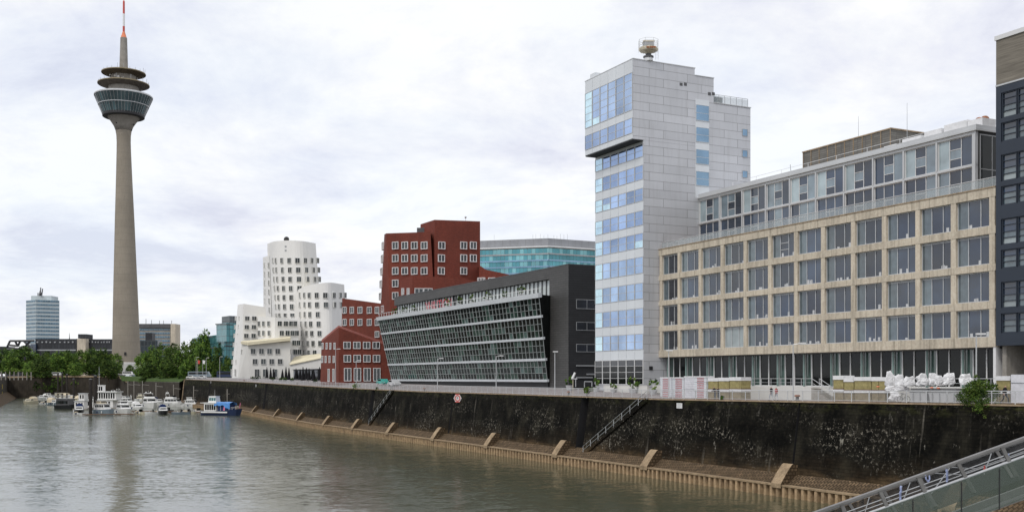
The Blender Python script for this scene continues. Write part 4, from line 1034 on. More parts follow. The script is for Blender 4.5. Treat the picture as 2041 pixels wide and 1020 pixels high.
M['disc']=mat('platform_underside',(.10,.085,.07),.8,var=.2); M['ochre']=mat('ochre_edge',(.30,.25,.16),.8)
lth('lower_platform',[(28,176),(40,173),(49,171.2)],M['disc']); lth('lower_platform_rim',[(49,171.2),(49.4,170.8),(49.3,169.2),(47,168.8),(28,168)],M['ochre'])
lth('upper_neck',[(24,170),(24,149)],M['concgrey'],smooth=True)
lth('upper_platform',[(22,154),(33,151),(42,149)],M['disc']); lth('upper_platform_rim',[(42,149),(42.3,148.6),(42.2,147),(40,146.6),(9,145.5)],M['ochre'])
lth('mast_base',[(8.4,147),(7.9,128),(6.4,77)],M['concgrey'],n=16)
lth('mast_taper',[(6.0,77),(2.3,65)],M['orange'],n=12)
lth('mast_red_section',[(2.2,65),(2.2,54)],M['redpaint'],n=10); lth('mast_white_section',[(2.1,54),(2.1,29)],M['white'],n=10); lth('mast_tip',[(2.1,29),(2.0,5),(.8,2)],M['redpaint'],n=10)
for px,y,r in ((229,152,1.6),(236,154,2.4),(243,156,1.2),(219,150,1.0)):
    m=MB(); x=at(px,y,TY-Rr(24)-1.5); m.ball(x,Rr(r),8); m.build('dish',M['white'],tv)
m=MB()
for i in range(22):
    t0=2*math.pi*i/22+.2
    for r,y in ((40.5,147),(47.5,169)):
        x=(lean(zt(y))+Rr(r)*math.cos(t0),TY+Rr(r)*math.sin(t0),zt(y)); m.tube(x,(x[0],x[1],x[2]+rnd.choice((1.6,3.4,1.2))),.14,3)
m.build('whip_antennas',M['grey'],tv)
for px,y in ((232,245.5),(266.5,249.5),(235.7,258),(262,261)):
    m=MB(); rr_=[(a,b_) for a,b_ in ((15.2,262),(18.6,253),(24.5,244),(30.6,236))]; yy=y
    hw=lerp_tab([(236,30.6),(244,24.5),(253,18.6),(262,15.2)],y); dxp=px-246.3; Yd_=TY-math.sqrt(max(0,Rr(hw)**2-Rr(dxp)**2)); m.ball(at(px,y,Yd_),Rr(1.6),8); m.build('porthole',M['black'],tv)
m=MB(); p=at(249.5,704,TY-Rr(26.6)); m.box(W,p.x-.7,p.x+.7,p.y-.3,p.y+.6,p.z-1.6,p.z+.6); m.build('service_door',M['black'],tv)
lth('plinth',[(29.3,748),(29.0,724),(28.0,723)],M['plaster2'])
# ---------------- distant buildings ----------------
def bandblock(name,label,faces,z0,z1,nf,depth,wallm,bandm,pilaster=None,loc=None):
    e=empty(name,loc,label,'building')
    for fr,n_ in faces:
        m=MB(); m.box(fr,0,n_,-depth,0,z0,z1); m.build('wall',wallm,e)
        h=(z1-z0)/nf
        for j in range(nf):
            m=MB(); m.box(fr,n_*.015,n_*.985,.02,.2,z0+j*h+h*.42,z0+j*h+h*.93); m.build('window_band',bandm,e)
    return e
A0=pface(52,1010,71.5,1000); A1=pface(71.5,1000,118.5,1010)
M['farblue']=joints(mat('far_blue_glass',(.10,.20,.28),.15,var=.2,ior=1.7),2.2,3,0,.15,(.25,.32,.36),.3)
M['farwhite']=mat('far_white_panel',(.50,.56,.58),.6,var=.06)
e=bandblock('high_rise','blue and white striped high rise with rooftop antennas far behind the trees on the left','' and None or [(A0,A0.a(71.5)),(A1,A1.a(118.5))],14,zz(598,1000),21,22,M['farwhite'],M['farblue'],loc=at(71,757,1000))
m=MB(); p=at(86,598,1012); m.box(W,p.x-10,p.x+9,p.y-3,p.y+12,p.z-1,p.z+3.4); m.build('roof_storey',M['farwhite'],e)
m=MB(); 
for px,h in ((78,6),(80.5,9),(83,8),(76,4)): p=at(px,593,1010); m.tube(p,p+Vector((rnd.uniform(-1.5,1.5),0,h)),.5,5)
p=at(81,586,1008); m.ball(p,1.6,8); m.build('antennas',M['dgrey'],e)
# parliament: long dark building
ol=empty('long_dark_building',at(120,757,900),'long low black facade with a beige stair core, behind the left trees','building')
M['lt']=joints(mat('dark_ribbed_facade',(.035,.038,.045),.5,var=.3,vs=.2),2.4,4.2,0,.3,(.015,.016,.02),.5)
def blk(x0,x1,y0,y1,Y,m_,nm,d=20):
    fr=pface(x0,Y,x1,Y); q=MB(); q.box(fr,0,fr.a(x1),-d,0,zz(y1,Y),zz(y0,Y)); return q.build(nm,m_,ol)
blk(10,70,695,760,905,M['lt'],'wall'); blk(70.5,153,676,760,900,M['lt'],'wall'); blk(152,176,675.5,760,905,M['lt'],'wall'); blk(174.5,232,676.5,760,900,M['lt'],'wall')
blk(153.5,170.5,675.5,760,893,M['beige'],'stair_core'); blk(155.5,172,666.5,675,896,M['lt'],'core_roof',14)
blk(61,71,686,712,897,M['gl_office'],'glass_link')
for y in (680.5,): 
    for x0,x1 in ((72,151),(176,228)):
        for k_ in range(9):
            xx=x0+(x1-x0)*(k_+rnd.random()*.4)/9; blk(xx,xx+(x1-x0)/9*.35,y+rnd.random(),y+3.2,899.5,M['grey'],'window',.3)
for x0,x1 in ((74,151),(178,228)): blk(x0,x1,697,699.5,899.6,M['grey'],'window_band',.3)
m=MB()
for (xa,ya,xb,yb) in ((14,693,20,680),(20,680,30,680),(30,680,35,690),(30,680,68,679.5),(16,688,36,690),(36,690,40,681),(48,681,60,692),(60,681,50,691),(14,697,68,693)): m.tube(at(xa,ya,898),at(xb,yb,898),.9,5)
m.build('roof_truss',M['lt'],ol)
m=MB(); p=at(138.5,676,910); m.tube(p,p+Vector((0,0,5)),.4,5,r2=.1); m.build('spire',M['dgrey'],ol)
blk(-60,10,691,745,960,M['lt'],'wall')
# right of the tower
C0_=pface(262,950,340,950); 
e=bandblock('beige_slab_block','beige striped office slab far behind the trees just right of the television tower','' and None or [(C0_,C0_.a(340))],14,zz(647,950),14,16,M['concgrey'],M['farblue'],loc=at(310,757,950))
def blk2(x0,x1,y0,y1,Y,m_,nm,d=20,par=None):
    fr=pface(x0,Y,x1,Y); q=MB(); q.box(fr,0,fr.a(x1),-d,0,zz(y1,Y),zz(y0,Y)); return q.build(nm,m_,par)
blk2(340.2,349.5,646,745,946,M['beige'],'stair_core',14,e); blk2(277,340,646,654,948.5,M['dgrey'],'roof_storey',14,e)
for px in (291,302,326,318,342): p=at(px,646,950); m=MB(); m.tube(p,p+Vector((0,0,2+3*rnd.random())),.3,4); m.build('antenna',M['grey'],e)
e2=empty('dark_glass_block',at(296,757,880),'dark glass building partly hidden by trees right of the television tower base','building')
blk2(274,314,679,745,880,joints(mat('dark_far_glass',(.02,.035,.045),.2,var=.4),3,4,0,.3,(.05,.06,.065),.6),'wall',12,e2); blk2(290,303,664,679,884,M['lt'],'stair_head',8,e2)
# ---------------- trees ----------------
def tree_proto(seed,h=14.0,wd=5.2,label=None,cat='tree',group=None,n=9000,size=.55):
    g=random.Random(seed); e=empty('broadleaf_tree',(0,0,0))
    m=MB(); top=h*.55
    m.tube((0,0,-1),(g.uniform(-.2,.2),g.uniform(-.2,.2),top*.6),.34,8,0,.22)
    for i in range(6):
        t=i*1.05+g.random(); z=top*(.35+.1*i/2); m.tube((0,0,z),(math.cos(t)*wd*.55,math.sin(t)*wd*.55,z+h*.28),.13,5,0,.04)
    m.build('trunk',M['bark'],e)
    lobes=[(0,0,h*.52,wd*.8,wd*.8,h*.42)]
    for i in range(13):
        t=i*2.399+g.random()*.5; r=wd*g.uniform(.4,.68); z=h*g.uniform(.14,.8); s=wd*g.uniform(.36,.52)*(1.1-.35*z/h)
        lobes.append((math.cos(t)*r*(1.25-.6*z/h),math.sin(t)*r*(1.25-.6*z/h),z,s,s,s*.85))
    lobes.append((g.uniform(-.8,.8),0,h*.88,wd*.3,wd*.3,h*.12))
    leafball('crown',e,lobes,n,size,seed)
    return e
protos=[tree_proto(i+11) for i in range(5)]
used_p=set()
def put_tree(px,ytop,ybot,hw,Y,label,group,kind=None,scx=None):
    i=rnd.randrange(5) if kind is None else kind
    if i not in used_p: e=protos[i]; used_p.add(i)
    else: e=copy_tree(protos[i])
    p=at(px,ybot,Y); h=(ybot-ytop)*Y/F*1.08; wd_=hw*Y/F*1.15
    e.location=p; e.scale=(wd_/5.0,wd_/5.0,h/14.0*1.03); e.rotation_euler.z=rnd.uniform(0,6.28)
    tag(e,label,'tree',group); return e
GT='trees in the park left of the television tower'; GR='trees on the bank right of the television tower'
lt=[(45,694,748,30,790,'broad dark green tree in front of the long dark building, below the striped high rise'),
(4,700,748,24,780,'green tree cut by the left edge of the photo'),
(20,708,748,16,770,'small rounded tree just right of the left edge tree'),
(81,714,757,19,735,'round tree standing at the wall end, nearest of the left park trees'),
(96,704,750,18,790,'tree between the round wall tree and the beige stair core'),
(118,705,750,20,775,'low wide tree left of the beige stair core'),
(138,702,750,20,780,'bright green tree under the dark building'),
(160,702,750,17,800,'tree in front of the beige stair core'),
(181,699,750,20,785,'tall tree right of the beige stair core'),
(204,700,750,20,775,'tall tree just left of the television tower'),
(216,718,760,19,730,'round tree on the bank immediately left of the tower base'),
(233,708,750,12,770,'tree partly overlapping the left edge of the tower base'),
(150,725,752,14,745,'small low tree in the middle of the park row'),
(60,722,752,13,750,'small low tree under the broad dark green tree'),
(259,729,748,9,735,'small conical tree at the foot of the television tower')]
for px,a,b_,h,Y,lb_ in lt: put_tree(px,a,b_,h,Y,lb_,GT)
rt=[(287,707,762,19,690,'tree nearest to the tower base on its right side'),
(306,697,763,20,670,'second tree from the tower base on its right side'),
(325,692,762,20,660,'third tree from the tower base, under the beige slab block'),
(346,690,760,20,640,'tree under the right end of the beige slab block'),
(366,689,760,19,625,'tree right of the beige slab block, behind the quay end'),
(386,683,760,19,610,'tree behind the left street lamp at the quay end'),
(407,668,760,22,600,'tallest tree of the right group, in front of the teal building'),
(424,697,758,15,600,'tree tucked between the tallest tree and the white towers'),
(439,689,758,18,585,'tree nearest to the white curved building'),
(297,727,765,16,640,'low tree at the front left of the right group'),
(336,722,765,18,620,'low tree in front of the right group middle'),
(376,718,762,18,600,'low tree behind the lamps and flags'),
(412,722,762,17,590,'low tree behind the parked coach'),
(455,715,760,13,580,'dark tree filling the gap beside the white building')]
for px,a,b_,h,Y,lb_ in rt: put_tree(px,a,b_,h,Y,lb_,GR)
for i in range(5):
    if i not in used_p: bpy.data.objects.remove(protos[i])
def bush(name,label,px,y0,y1,hw,Y,n=900,size=.5,seed=5,mats=('leaf','leafd','leafl'),cat='bush',group=None,extra=None):
    c=at(px,(y0+y1)/2,Y); h=(y1-y0)*Y/F/2; w_=hw*Y/F
    g=random.Random(seed); lo=[]
    for i in range(7): lo.append((c.x+g.uniform(-.6,.6)*w_,c.y+g.uniform(-.5,.5)*w_*.5,c.z+g.uniform(-.45,.45)*h,w_*.5,w_*.4,h*.6))
    if extra: lo+=extra
    e=empty(name,(c.x,c.y,c.z-h),label,cat,group)
    m=MB(); 
    for i in range(5): m.tube((c.x,c.y,c.z-h*1.05),(c.x+g.uniform(-.7,.7)*w_,c.y+g.uniform(-.3,.3)*w_,c.z+h*g.uniform(0,.7)),.04+.02*h,5,0,.02)
    m.build('branches',M['bark'],e)
    leafball('foliage',e,lo,n,size,seed,mats); return e
GI='shrubs growing over the far harbour wall'
bush('wall_shrub','light green shrub hanging on the far harbour wall, left part',95,756,782,22,737,700,.8,31,('leaf','leafd','leafl'),'bush',GI)
bush('wall_shrub','green shrub on the far harbour wall behind the dark mooring piles',118,750,778,14,738,600,.8,32,group=GI)
bush('wall_shrub','small green shrub on the far wall left of the white club house',147,757,775,9,738,350,.8,33,group=GI)
bush('wall_shrub','dark shrub in the corner where the left quay meets the far wall',72,758,782,8,735,350,.8,34,('leafd','leafd','leaf'),group=GI)
# overgrown pergola on the left bank
e=empty('overgrown_pergola',at(30,755,560),'long pergola covered in climbing green on the left bank, at the left edge','pergola')
m=MB()
for i in range(9): p=at(-6+i*8.5,757,560+i*8); m.box(W,p.x-.2,p.x+.2,p.y-.2,p.y+.2,12.5,p.z+4.4)
m.build('posts',M['concgrey'],e); lo=[]
for i in range(14): p=at(-8+i*5.4,737.5+ (i%3)*.6,560+i*5); lo.append((p.x,p.y,p.z,1.6,1.5,.9))
leafball('climbing_foliage',e,lo,1100,.7,41,('leaf','leafl','leafl'))
# ---------------- boats ----------------
def hull(mb,L,B,H,mi=0,mi2=None,bow=.55,draft=.15,tr=0.85,sheer=.35,flare=.75):
    n=12; rings=[]
    for i in range(n+1):
        t=i/n; x=-L/2+L*t
        b=B/2*(tr+(1-tr)*min(1,t*3)) if t<.35 else B/2
        if t>bow: u=(t-bow)/(1-bow); b*=max(.02,math.sqrt(max(0,1-u**2.2)))
        h=H*(1+sheer*max(0,t-.3)**1.5)
        xb=x-(.06*L*max(0,(t-.7)/.3))
        rings.append([(xb,-b*flare,-draft),(x,-b,h),(x,b,h),(xb,b*flare,-draft)])
    for a,b_ in zip(rings,rings[1:]):
        for k in range(3):
            mb.poly([a[k],b_[k],b_[k+1],a[k+1]],mi if k!=1 else (mi2 if mi2 is not None else mi))
    mb.poly(rings[0],mi); mb.poly(rings[-1],mi)
def tbox(mb,x0,x1,y,z0,z1,sf=.5,sb=.1,sy=.88,mi=0):
    """cabin with raked front and back"""
    h=z1-z0
    mb.hexa([(x0,-y,z0),(x1,-y,z0),(x1,y,z0),(x0,y,z0),(x0+sb*h,-y*sy,z1),(x1-sf*h,-y*sy,z1),(x1-sf*h,y*sy,z1),(x0+sb*h,y*sy,z1)],mi)
def boat(name,L,B,H,style,hm='hullw',cm='hullw',canopy='navycloth',label=None,group='motor boats moored in the marina',cat='boat'):
    e=empty(name,(0,0,0),label,cat,group)
    m=MB(); hull(m,L,B,H,0,1); m.build('hull',[M[hm],M['hullw']],e)
    m=MB(); 
    n=12
    for sg in (-1,1): m.tube((-L/2,sg*B/2*.87,H+.02),(L*.05,sg*B/2,H+.05),.05,4)
    m.build('rubbing_strake',M['dgrey'],e)
    z=H*1.05
    def cab(x0,x1,y,z0,z1,nw=4,sf=.6,sb=.15,mm=cm,roof=True,nm='cabin'):
        m=MB(); tbox(m,x0,x1,y,z0,z1,sf,sb); c=m.build(nm,M[mm],e)
        h=z1-z0; za,zb=z0+h*.42,z0+h*.82
        def yy(zv): return y*(1-.12*(zv-z0)/h)
        xs0=x0+sb*h+.15; xs1=x1-sf*h*.5-.25; wd=(xs1-xs0)/nw
        for i in range(nw):
            for sg in (-1,1):
                q=MB(); a=xs0+i*wd+.08; b_=xs0+(i+1)*wd-.08
                q.hexa([(a,sg*(yy(za)-.02),za),(b_,sg*(yy(za)-.02),za),(b_,sg*(yy(za)+.03),za),(a,sg*(yy(za)+.03),za),(a,sg*(yy(zb)-.02),zb),(b_,sg*(yy(zb)-.02),zb),(b_,sg*(yy(zb)+.03),zb),(a,sg*(yy(zb)+.03),zb)])
                q.build('window',M['gl_black'],c)
        q=MB(); fx=lambda zv:x1-sf*(zv-z0)
        q.hexa([(fx(za)-.02,-yy(za)*.85,za),(fx(za)+.04,-yy(za)*.85,za),(fx(za)+.04,yy(za)*.85,za),(fx(za)-.02,yy(za)*.85,za),(fx(zb)-.02,-yy(zb)*.85,zb),(fx(zb)+.04,-yy(zb)*.85,zb),(fx(zb)+.04,yy(zb)*.85,zb),(fx(zb)-.02,yy(zb)*.85,zb)])
        q.build('windscreen',M['gl_black'],c)
        bx=x0+sb*h*.6; q=MB(); q.box(W,x0+sb*h*.5-.06,x0+sb*h*.5+.0,-y*.6,y*.6,za,zb); q.build('rear_window',M['gl_black'],c)
        if roof:
            q=MB(); q.box(W,x0-.2,x1-sf*h+.35,-y*.98,y*.98,z1,z1+.09); q.build('roof',M['hullw'],e)
    def rail(x0,x1,h=.6):
        q=MB(); N_=6
        for sg in (-1,1):
            pts=[]
            for i in range(N_+1):
                x=x0+(x1-x0)*i/N_; t=(x+L/2)/L; b=B/2*.9
                if t>.55: b*=math.sqrt(max(0,1-((t-.55)/.45)**2.2))
                zb=H*(1+.35*max(0,t-.3)**1.5); pts.append((x,sg*b,zb)); q.tube((x,sg*b,zb),(x,sg*b,zb+h),.02,3)
            for a,b_ in zip(pts,pts[1:]): q.tube((a[0],a[1],a[2]+h),(b_[0],b_[1],b_[2]+h),.025,3)
        q.build('railing',M['lgrey'],e)
    def arch(x,y,z0,z1):
        q=MB(); q.tube((x,-y,z0),(x-.3,-y,z1),.06,4);q.tube((x,y,z0),(x-.3,y,z1),.06,4);q.tube((x-.3,-y,z1),(x-.3,y,z1),.08,5); q.tube((x-.3,0,z1),(x-.3,0,z1+1.0),.04,4); q.build('radar_arch',M['hullw'],e)
        for yy_ in (-.5,.5): q=MB(); q.ball((x-.3,yy_*y,z1+.28),.26,8); q.build('radar_dome',M['hullw'],e)
    def canvas(x0,x1,y,z0,z1,cmat):
        q=MB(); pr=[]
        for i in range(7): t=math.pi*i/6; pr.append((-y*math.cos(t),z0+(z1-z0)*math.sin(t)**.6 if 0<i<6 else z0))
        q.prism([(x0,a,b_) for a,b_ in pr],[(x1-.3,a*.9,b_) for a,b_ in pr]); q.build('canopy',M[cmat],e)
    if style=='cruiser':
        cab(-L*.28,L*.30,B*.40,z,z+1.15,4,.9); cab(-L*.2,L*.10,B*.34,z+1.24,z+2.0,3,.7,mm=cm); rail(-.1*L,L*.47)
    if style=='fly':
        cab(-L*.3,L*.28,B*.42,z,z+1.4,4,.8); m=MB(); tbox(m,-L*.25,L*.08,B*.38,z+1.5,z+2.0,.3,.1); m.build('flybridge',M[cm],e)
        m=MB(); m.box(W,L*.02,L*.05,-B*.3,B*.3,z+2.0,z+2.5); m.build('windscreen',M['gl_black'],e); arch(-L*.2,B*.38,z+1.9,z+3.0); rail(-.1*L,L*.47)
    if style=='tri':
        cab(-L*.36,L*.26,B*.43,z,z+1.5,5,.8); cab(-L*.30,L*.16,B*.40,z+1.6,z+2.9,4,.7); cab(-L*.24,L*.04,B*.34,z+3.0,z+4.0,3,.6); arch(-L*.15,B*.3,z+4.0,z+4.9); rail(-.1*L,L*.47)
    if style=='launch':
        cab(-L*.30,L*.22,B*.38,z,z+1.45,5,.45); cab(-L*.22,L*.02,B*.34,z+1.54,z+2.2,4,.35,mm=canopy); rail(-.45*L,L*.47)
    if style=='covered':
        cab(-L*.1,L*.26,B*.38,z,z+.9,3,.9,roof=False); canvas(-L*.42,-L*.06,B*.42,z,z+1.7,canopy); rail(0,L*.45)
    if style=='open':
        m=MB(); m.box(W,-L*.05,L*.0,-B*.3,B*.3,z,z+.75); m.build('windscreen',M['gl_black'],e)
        m=MB(); m.box(W,-L*.35,-L*.2,-B*.35,B*.35,z,z+.35); m.build('seat',M['creamcloth'],e)
        m=MB(); m.box(W,-L*.53,-L*.45,-.22,.22,-.1,H+.55); m.build('outboard_motor',M['black'],e)
    # dark interior well and fenders
    for i in range(3):
        q=MB(); x=-L*.3+i*L*.22; q.lathe([(.05,0),(.14,.1),(.14,.5),(.05,.6)],(x,-B/2-.1,H*.3),8); q.build('fender',M['navycloth'] if i%2 else M['hullw'],e)
    return e
def place(e,px,yw,ang,Y=None,k=1):
    Y=Y or HC*F/(yw-YH); e.scale=(k,k,k*1.08 if k!=1 else 1); e.location=(kk(px)*Y,Y,0); e.rotation_euler.z=R(ang); return e
# ang: direction of the bow, 0 = to the right in the picture, -90 = towards the camera
BL_=[('motor_yacht',9,3,1,'fly','hullw','hullw','navycloth',237,795,-60,'white flybridge boat behind the rounded wheelhouse yacht, back row'),
('motor_yacht',10,3.2,1,'cruiser','hullw','hullc','navycloth',284,800,-40,'white cruiser between the triple decked yacht and the large flybridge yacht'),
('motor_yacht',9,3,1,'launch','hullw','hullw','hullw',330,803,-30,'white launch with a pale upper deck behind the navy canopy boat'),
('motor_yacht',9,3,1,'cruiser','hullw','hullc','navycloth',361,803,-20,'small white cruiser in the back row right of the long white yacht'),
('motor_yacht',8,2.8,.9,'covered','hullg','hullw','creamcloth',110,808,-30,'grey hulled boat with a cream canvas hood left of the black houseboat'),
('motor_yacht',8,2.6,.9,'cruiser','hullw','hullw','navycloth',97,798,-50,'small white cruiser in the far left back row'),
('motor_yacht',8,2.6,.9,'covered','hullc','hullc','creamcloth',153,803,-30,'cream boat under a cream hood right of the black houseboat'),
('motor_yacht',8.2,3.1,1.3,'launch','hullg','hullw','creamcloth',206,827,-28,'grey hulled motor yacht with a cream upper deck, front row beside the thick dark pile'),
('motor_yacht',8.5,3.4,1.3,'cruiser','hullw','hullw','navycloth',246,826,-55,'white cabin cruiser with a long flat roof, front row right of the grey hulled yacht'),
('motor_yacht',12,4.0,1.5,'tri','hullw','hullw','navycloth',269,797,-78,'tall triple decked white yacht with two domes on top, back row'),
('motor_yacht',9,3,.9,'covered','hullw','hullw','hullw',274,818,-60,'small white boat with a square pale canopy between two cruisers'),
('motor_yacht',10.5,4,1.5,'fly','hullw','hullw','navycloth',299,813,-58,'large white flybridge yacht with a single mast, right of the triple decked yacht'),
('motor_yacht',8.5,3.4,1.2,'fly','hullw','hullw','navycloth',231,803,-35,'white yacht with a rounded wheelhouse moored beside the club house'),
('motor_yacht',8,2.8,.9,'covered','hulld','hullw','navycloth',325,826,-70,'dark boat under a navy canvas canopy at the right end of the front row'),
('motor_yacht',9.5,3.6,1.2,'fly','hullw','hullw','navycloth',345,811,-8,'long white yacht with an open upper frame, lying broadside'),
('motor_yacht',8,3.2,1.1,'cruiser','hullw','hullw','navycloth',383,812,-18,'white cruiser with three square cabin windows left of the blue covered ferry'),
('motor_yacht',7.5,3.2,.9,'covered','hullc','hullc','creamcloth',60,805,-100,'cream cabin boat alone on the water at the left, stern to the camera'),
('motor_yacht',9,3.2,1,'covered','hullw','hullw','hullw',87,797,-100,'white boat with a tall white canopy behind the cream cabin boat'),
('motor_yacht',8,2.6,.8,'cruiser','hullw','hullw','navycloth',104,802,-30,'small white cruiser with a blue cover near the dark piles'),
('motor_yacht',9,3,.9,'cruiser','hullw','hullc','navycloth',118,797,-20,'white boat half hidden behind the black houseboat'),
('motor_yacht',9,3,.9,'covered','hullw','hullw','creamcloth',140,796,-20,'white boat with a cream canvas top behind the black houseboat'),
('motor_yacht',8,2.8,.9,'cruiser','hullw','hullw','navycloth',252,806,-30,'small white cruiser in the back row left of the triple decked yacht'),
('motor_yacht',9,3,.9,'covered','hullw','hullw','navycloth',313,806,-40,'small white boat with a dark canvas in the back row'),
('motor_yacht',8,2.8,.9,'covered','hulld','hullw','navycloth',158,824,-70,'small black boat with a cream wheelhouse beside the black houseboat')]
for nm,L_,B_,H_,st_,hm,cm_,cn,px,yw,an,lb_ in BL_: place(boat(nm,L_,B_,H_,st_,hm,cm_,cn,lb_),px,yw,an,k=1.32)
GD='small open boats and dinghies in the marina'
for px,yw,an,L_,hm,lb_ in ((92,806,-15,6,'hullw','low white speedboat left of the black houseboat'),(281,826,-30,4.6,'hullc','cream dinghy in front of the white cruisers'),(304,826,-150,5,'hullw','white open boat with a low windscreen at the front jetty'),(360,826,-160,5.5,'hullg','grey dinghy in front of the long white yacht'),(377,825,-10,4.8,'hullc','cream dinghy in front of the white cruiser'),(396,823,-60,4.6,'hullw','white dinghy with an outboard motor next to the ferry'),(159,828,-30,4.2,'hullw','tiny white dinghy at the foot of the jetty by the thick pile'),(336,822,-40,5,'hulld','black open boat between the navy canopy boat and the long white yacht')):
    place(boat('open_boat',L_,2.0,.6,'open',hm,'hullw','navycloth',lb_,GD),px,yw,an,k=1.25)
# black houseboat
e=empty('houseboat',(0,0,0),'black hulled houseboat with an open top deck, left of the white club house','boat')
m=MB(); hull(m,15,4.6,1.5); m.build('hull',M['hulld'],e)
m=MB(); tbox(m,-6,5,1.9,1.5,3.9,.3,.1); c=m.build('cabin',M['dgrey'],e)
for i in range(6):
    for sg in (-1,1): q=MB(); q.box(W,-5.4+i*1.6,-4.1+i*1.6,sg*1.9-.06,sg*1.9+.06,2.1,3.2); q.build('window',M['gl_gehry'],c)
m=MB(); m.box(W,-6.6,4.6,-2.1,2.1,3.95,4.1); m.build('roof',M['lgrey'],e)
m=MB(); railline(m,[(-6.4,-2,4.1),(4.4,-2,4.1),(4.4,2,4.1),(-6.4,2,4.1)],1.0,.04,1.6); m.build('railing',M['lgrey'],e)
m=MB(); m.box(W,-5,0,-1.5,1.5,6.0,6.15); 
for x in (-4.8,-.2):
    for y in (-1.4,1.4): m.tube((x,y,4.1),(x,y,6.0),.05,4)
m.build('sun_roof',M['creamcloth'],e); place(e,131,816,-22); e.scale=(.68,.9,1.15)
# white club house on the water
e=empty('floating_club_house',(0,0,0),'two storey white floating club house with a row of slim windows and a signal mast','house')
m=MB(); m.box(W,-13,11,-4,5,-.3,.7); m.build('pontoon',M['concgrey'],e)
m=MB(); m.box(W,-12,6,-3,4,.7,3.6); m.box(W,-4,8,-3,4,3.9,6.6); c=m.build('wall',M['plaster'],e)
m=MB(); m.box(W,-12.5,9,-3.6,4.4,3.6,3.88); m.box(W,-4.6,9.2,-3.6,4.5,6.6,6.9); m.box(W,-4.2,-.6,-3.2,.5,9.2,9.4); m.build('roof',M['hullw'],e)
m=MB(); m.box(W,-4,-.8,-3,.3,6.9,9.2); m.build('lookout_room',M['plaster'],e)
for i in range(7): q=MB(); q.box(W,-3.4+i*1.6,-2.4+i*1.6,-3.08,-2.98,4.2,6.3); q.build('window',M['gl_black'],c)
for i in range(8): q=MB(); q.box(W,-11+i*2.0,-9.9+i*2.0,-3.08,-2.98,1.5,3.0); q.build('window',M['gl_black'],c)
for i in range(2): q=MB(); q.box(W,-3.6+i*1.5,-2.6+i*1.5,-3.08,-2.98,7.2,8.8); q.build('window',M['gl_black'],c)
m=MB(); railline(m,[(-12.3,-3.4,3.88),(-4.4,-3.4,3.88)],.9,.05,1.2); m.build('deck_railing',M['white'],e)
m=MB(); m.tube((-3.5,-2.5,9.4),(-3.5,-2.5,16.5),.14,5,0,.07); m.tube((-4.3,-2.5,13.5),(-2.7,-2.5,13.5),.06,4); m.build('signal_mast',M['lgrey'],e)
place(e,212,807,-4,470); e.scale=(.66,.8,1.12)
e=empty('floating_shed',(0,0,0),'small white two storey jetty hut with a cream umbrella left of the club house','hut')
m=MB(); m.box(W,-5,5,-2.5,2.5,-.2,.5); m.build('pontoon',M['concgrey'],e)
m=MB(); m.box(W,-4,3,-2,2,.5,3.2); m.box(W,-1,3.2,-2,2,3.4,6); c=m.build('wall',M['plaster'],e)
for x,z in ((-3,1.3),(-1,1.3),(1,1.3),(0,4.2),(1.8,4.2)): q=MB(); q.box(W,x,x+.9,-2.08,-1.98,z,z+1.3); q.build('window',M['gl_black'],c)
m=MB(); m.box(W,-4.4,3.4,-2.4,2.4,3.2,3.4); m.box(W,-1.3,3.5,-2.3,2.3,6,6.2); m.build('roof',M['lgrey'],e)
m=MB(); m.lathe([(2.2,0),(1.2,.6),(.05,1.2)],(-3,0,4.2),10); m.build('umbrella',M['creamcloth'],e)
place(e,163,812,-6,462); e.scale=(.62,.8,1.15)
# ferry with the blue tarpaulin
e=empty('passenger_ferry',(0,0,0),'navy hulled passenger ferry with a bright blue tarpaulin over its bow deck','boat')
m=MB(); hull(m,17,4.6,1.25,0,1,bow=.6,sheer=1.1); m.build('hull',[M['hulln'],M['hullw']],e)
m=MB(); m.box(W,-8,3.5,-2.32,-2.22,.75,1.15); m.box(W,-8,3.5,2.22,2.32,.75,1.15); m.build('white_stripe',M['hullw'],e)
m=MB(); m.box(W,-6.8,-1.6,-2.0,2.0,1.25,3.6); c=m.build('saloon',M['hullw'],e)
for i in range(5): q=MB(); q.box(W,-6.3+i*.95,-5.6+i*.95,-2.06,2.06,1.6,3.2); q.build('window',M['gl_black'],c)
m=MB(); m.box(W,-8.3,-1.2,-2.25,2.25,3.6,3.75); m.build('roof',M['hullw'],e)
m=MB(); tbox(m,-5.4,-1.9,1.4,3.75,5.6,.2,.1); c=m.build('wheelhouse',M['hullw'],e)
for i in range(3): q=MB(); q.box(W,-5+i*1.0,-4.2+i*1.0,-1.36,1.36,4.3,5.2); q.build('window',M['gl_teal2'],c)
m=MB(); m.box(W,-5.2,-2.1,-1.36,1.36,5.6,5.72); m.build('wheelhouse_roof',M['hullw'],e)
m=MB(); m.tube((-3.5,0,5.7),(-3.5,0,7.5),.04,4); m.tube((-4.5,-1,5.2),(-4.5,-3,5.2),.04,4); m.build('mast',M['lgrey'],e)
for x in (-1.4,.4,2.2,4): m=MB(); m.tube((x,-1.9,1.3),(x,-1.9,3.6),.05,4); m.tube((x,1.9,1.3),(x,1.9,3.6),.05,4); m.build('canopy_post',M['white'],e)
m=MB(); g=random.Random(4); n=10
rows_=[]
for i in range(n+1):
    x=-2.2+6.8*i/n; rows_.append([(x,-2.25,2.75+.35*g.random() if i<7 else 2.75-.1*i+g.random()*.3),(x,-2.1,3.65+.08*g.random()),(x,0,3.95+.1*g.random()),(x,2.1,3.65),(x,2.25,3.0)])
for a,b_ in zip(rows_,rows_[1:]):
    for k in range(4): m.poly([a[k],b_[k],b_[k+1],a[k+1]])
m.build('tarpaulin',M['blue'],e)
